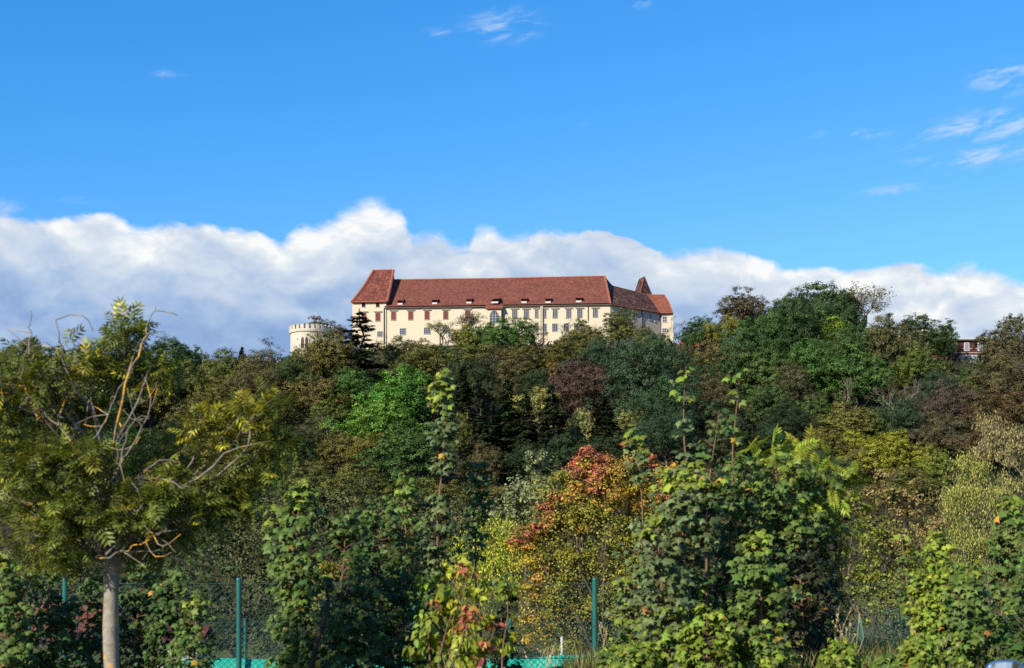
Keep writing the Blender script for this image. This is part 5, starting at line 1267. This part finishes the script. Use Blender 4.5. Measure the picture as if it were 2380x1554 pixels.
# ------------------------------------------------------------------ houses glimpsed through the leaves at the left
d = 62.0; s = d/F; zz = lambda py: EYE+(HOR-py)*s; X0 = (90-PX0)*s; X = lambda px: (px-PX0)*s-X0
h = lab(empty('white_house', (X0, d, float(ground(X0, d)))), 'white house with red tiled roof glimpsed through leaves at the lower left', 'house'); g = h.location.z; Z = lambda py: zz(py)-g
b = MB(); b.box((X(-120), 0, -.3), (X(215), 7, Z(1478))); b.build('wall', M['house_wall'], h)
b = MB(); b.slab([(X(-140), -.6, Z(1480)), (X(230), -.6, Z(1480)), (X(215), 3.5, Z(1405)), (X(-140), 3.5, Z(1405))], .15); b.slab([(X(-140), 7.6, Z(1480)), (X(230), 7.6, Z(1480)), (X(215), 3.503, Z(1405)), (X(-140), 3.503, Z(1405))], .15); b.build('roof', M['tile_red'], h)
for px in (30, 120, 180): b = MB(); b.box((X(px)-.5, -.05, Z(1530)), (X(px)+.5, -.003, Z(1498))); W = b.build('window', M['white_frame'], h); b = MB(); b.box((X(px)-.42, -.07, Z(1527)), (X(px)+.42, -.051, Z(1501))); b.build('pane', M['pane'], W)
d = 34.0; s = d/F; X0 = (415-PX0)*s; gg = float(ground(X0, d)); h = lab(empty('red_shed', (X0, d, gg)), 'small dark red shed with pale eaves behind the shaded saplings', 'shed'); zz = lambda py: EYE+(HOR-py)*s-gg
b = MB(); b.box((-.55, 0, -.2), (.45, 1.2, zz(1496))); b.build('wall', M['white_paint'], h)
b = MB(); b.slab([(-.7, -.15, zz(1492)), (.6, -.15, zz(1492)), (.6, .7, zz(1458)), (-.7, .7, zz(1458))], .04); b.slab([(-.7, 1.5, zz(1492)), (.6, 1.5, zz(1492)), (.6, .703, zz(1458)), (-.7, .703, zz(1458))], .04); b.build('roof', M['brick_red'], h)
b = MB(); b.box((-.7, -.19, zz(1495)), (.6, -.152, zz(1491))); b.build('gutter', M['metal_grey'], h)

# ------------------------------------------------------------------ blue car at the lower right: only its wing mirror reaches into the frame
m, n = mat('car_paint'); cbs = principled(n, (.055, .12, .29), .28, .5, None, .35); cbs.node.inputs['Coat Weight'].default_value = .8; finish(n, cbs); M['car_paint'] = m
m, n = mat('mirror_glass'); finish(n, principled(n, (.82, .86, .90), .03, .5, None, 1.0)); M['mirror'] = m
M['rubber'] = plain('rubber', (.015, .015, .016), .8, .3, .2); M['car_glass'] = glass('car_glass', (.03, .035, .04)); M['chrome'] = plain('chrome', (.6, .6, .62), .2, .5, .05, 2, 1.0)
cx, cy = 4.16, 8.6; cg = float(ground(cx, cy))
car = lab(empty('parked_car', (cx, cy, cg)), 'blue parked car of which only the rounded wing mirror shows, lower right', 'car')
def loft(secs, name, mt, sub=2):
    me = bpy.data.meshes.new(name); vs, fs = [], []; k = len(secs[0][1])
    for y, ring in secs: vs += [(x, y, z) for x, z in ring]
    for i in range(len(secs)-1):
        for j in range(k): fs.append((i*k+j, i*k+(j+1) % k, (i+1)*k+(j+1) % k, (i+1)*k+j))
    fs.append(tuple(range(k))[::-1]); fs.append(tuple(range((len(secs)-1)*k, len(secs)*k)))
    me.from_pydata(vs, [], fs); me.materials.append(M[mt]); me.polygons.foreach_set('use_smooth', [True]*len(fs)); me.update(); o = obj(name, me, car)
    sb = o.modifiers.new('round', 'SUBSURF'); sb.levels = sub; sb.render_levels = sub; return o
def ring(w, z0, z1, zw): return [(-w*.9, z0), (w*.9, z0), (w, (z0+zw)/2), (w, zw), (w*.88, z1), (-w*.88, z1), (-w, zw), (-w, (z0+zw)/2)]
loft([(-2.0, ring(.74, .35, .82, .7)), (-1.85, ring(.82, .22, .92, .78)), (-.9, ring(.85, .18, .95, .82)), (.4, ring(.85, .18, .95, .82)), (1.3, ring(.83, .18, .90, .76)), (1.85, ring(.76, .24, .74, .62)), (1.98, ring(.66, .32, .64, .54))], 'body', 'car_paint')
cab = lambda w, z: [(-w, .86), (w, .86), (w*.94, (.86+z)/2), (w*.84, z-.04), (w*.6, z), (-w*.6, z), (-w*.84, z-.04), (-w*.94, (.86+z)/2)]
loft([(-1.85, cab(.66, .95)), (-1.35, cab(.76, 1.40)), (-.3, cab(.79, 1.46)), (.25, cab(.77, 1.42)), (1.0, cab(.68, .94))], 'cabin', 'car_glass')
loft([(-1.38, [(-.62, 1.39), (.62, 1.39), (.60, 1.44), (-.60, 1.44)]), (-.3, [(-.66, 1.45), (.66, 1.45), (.62, 1.50), (-.62, 1.50)]), (.22, [(-.63, 1.42), (.63, 1.42), (.60, 1.46), (-.60, 1.46)])], 'roof', 'car_paint')
for sx in (-1, 1):
    for yy in (-1.25, 1.25):
        b = MB(); n_ = 28; prof = [(.18, -.09), (.29, -.10), (.31, -.06), (.31, .06), (.29, .10), (.18, .09)]; a = [2*math.pi*i/n_ for i in range(n_)]
        b.add([(x+sx*.76, yy+rr*math.cos(t), .31+rr*math.sin(t)) for rr, x in prof for t in a], [(i*n_+j, i*n_+(j+1) % n_, (i+1)*n_+(j+1) % n_, (i+1)*n_+j) for i in range(5) for j in range(n_)]); W = b.build('wheel', M['rubber'], car, smooth=True)
        b = MB(); b.tube([(sx*.76-.085, yy, .31), (sx*.76+.085, yy, .31)], .19, 20); b.build('rim', M['chrome'], W)
    b = MB(); b.box((sx*.66-.14, -2.02, .62), (sx*.66+.10, -1.93, .80)); b.build('tail_light', M['shutter'], car, bevel=.02)
    # wing mirror: bulged housing open to the rear, glass inside
    mc = Vector((sx*.98, .38, 1.045)) if sx > 0 else Vector((3.118-cx, 9.0-cy, EYE+(HOR-1564)/F*9-cg))
    n_ = 28; ov = lambda w, h: [(w*math.copysign(abs(math.cos(t))**.85, math.cos(t)), h*math.copysign(abs(math.sin(t))**.85, math.sin(t))) for t in (2*math.pi*i/n_ for i in range(n_))]
    b = MB(); secs = [(-.035, .116, .070), (-.05, .120, .075), (-.03, .128, .082), (.03, .122, .077), (.08, .085, .052), (.10, .03, .02)]; vs = []
    for y, w, h_ in secs: vs += [(x, y, z) for x, z in ov(w, h_)]
    vs = [(-.035+0*0, 0, 0)]+vs if False else vs
    b.add(vs, [(i*n_+j, i*n_+(j+1) % n_, (i+1)*n_+(j+1) % n_, (i+1)*n_+j) for i in range(len(secs)-1) for j in range(n_)]); b.f.append(tuple(range((len(secs)-1)*n_, len(secs)*n_)))
    Wm = b.build('wing_mirror', M['car_paint'], car, smooth=True); Wm.location = mc
    b = MB(); b.add([(x, -.03-.006*(1-(x/.115)**2), z) for x, z in ov(.115, .0695)]+[(0, -.036, 0)], [(j, (j+1) % n_, n_) for j in range(n_)]); gl = b.build('mirror_glass', M['mirror'], Wm, smooth=True); gl.rotation_euler = (R(-3), 0, R(6*sx))
    b = MB(); b.tube([(-sx*.10, .02, -.03), (-sx*.17, .05, -.06)], [.03, .04], 10); b.build('bracket', M['rubber'], Wm)
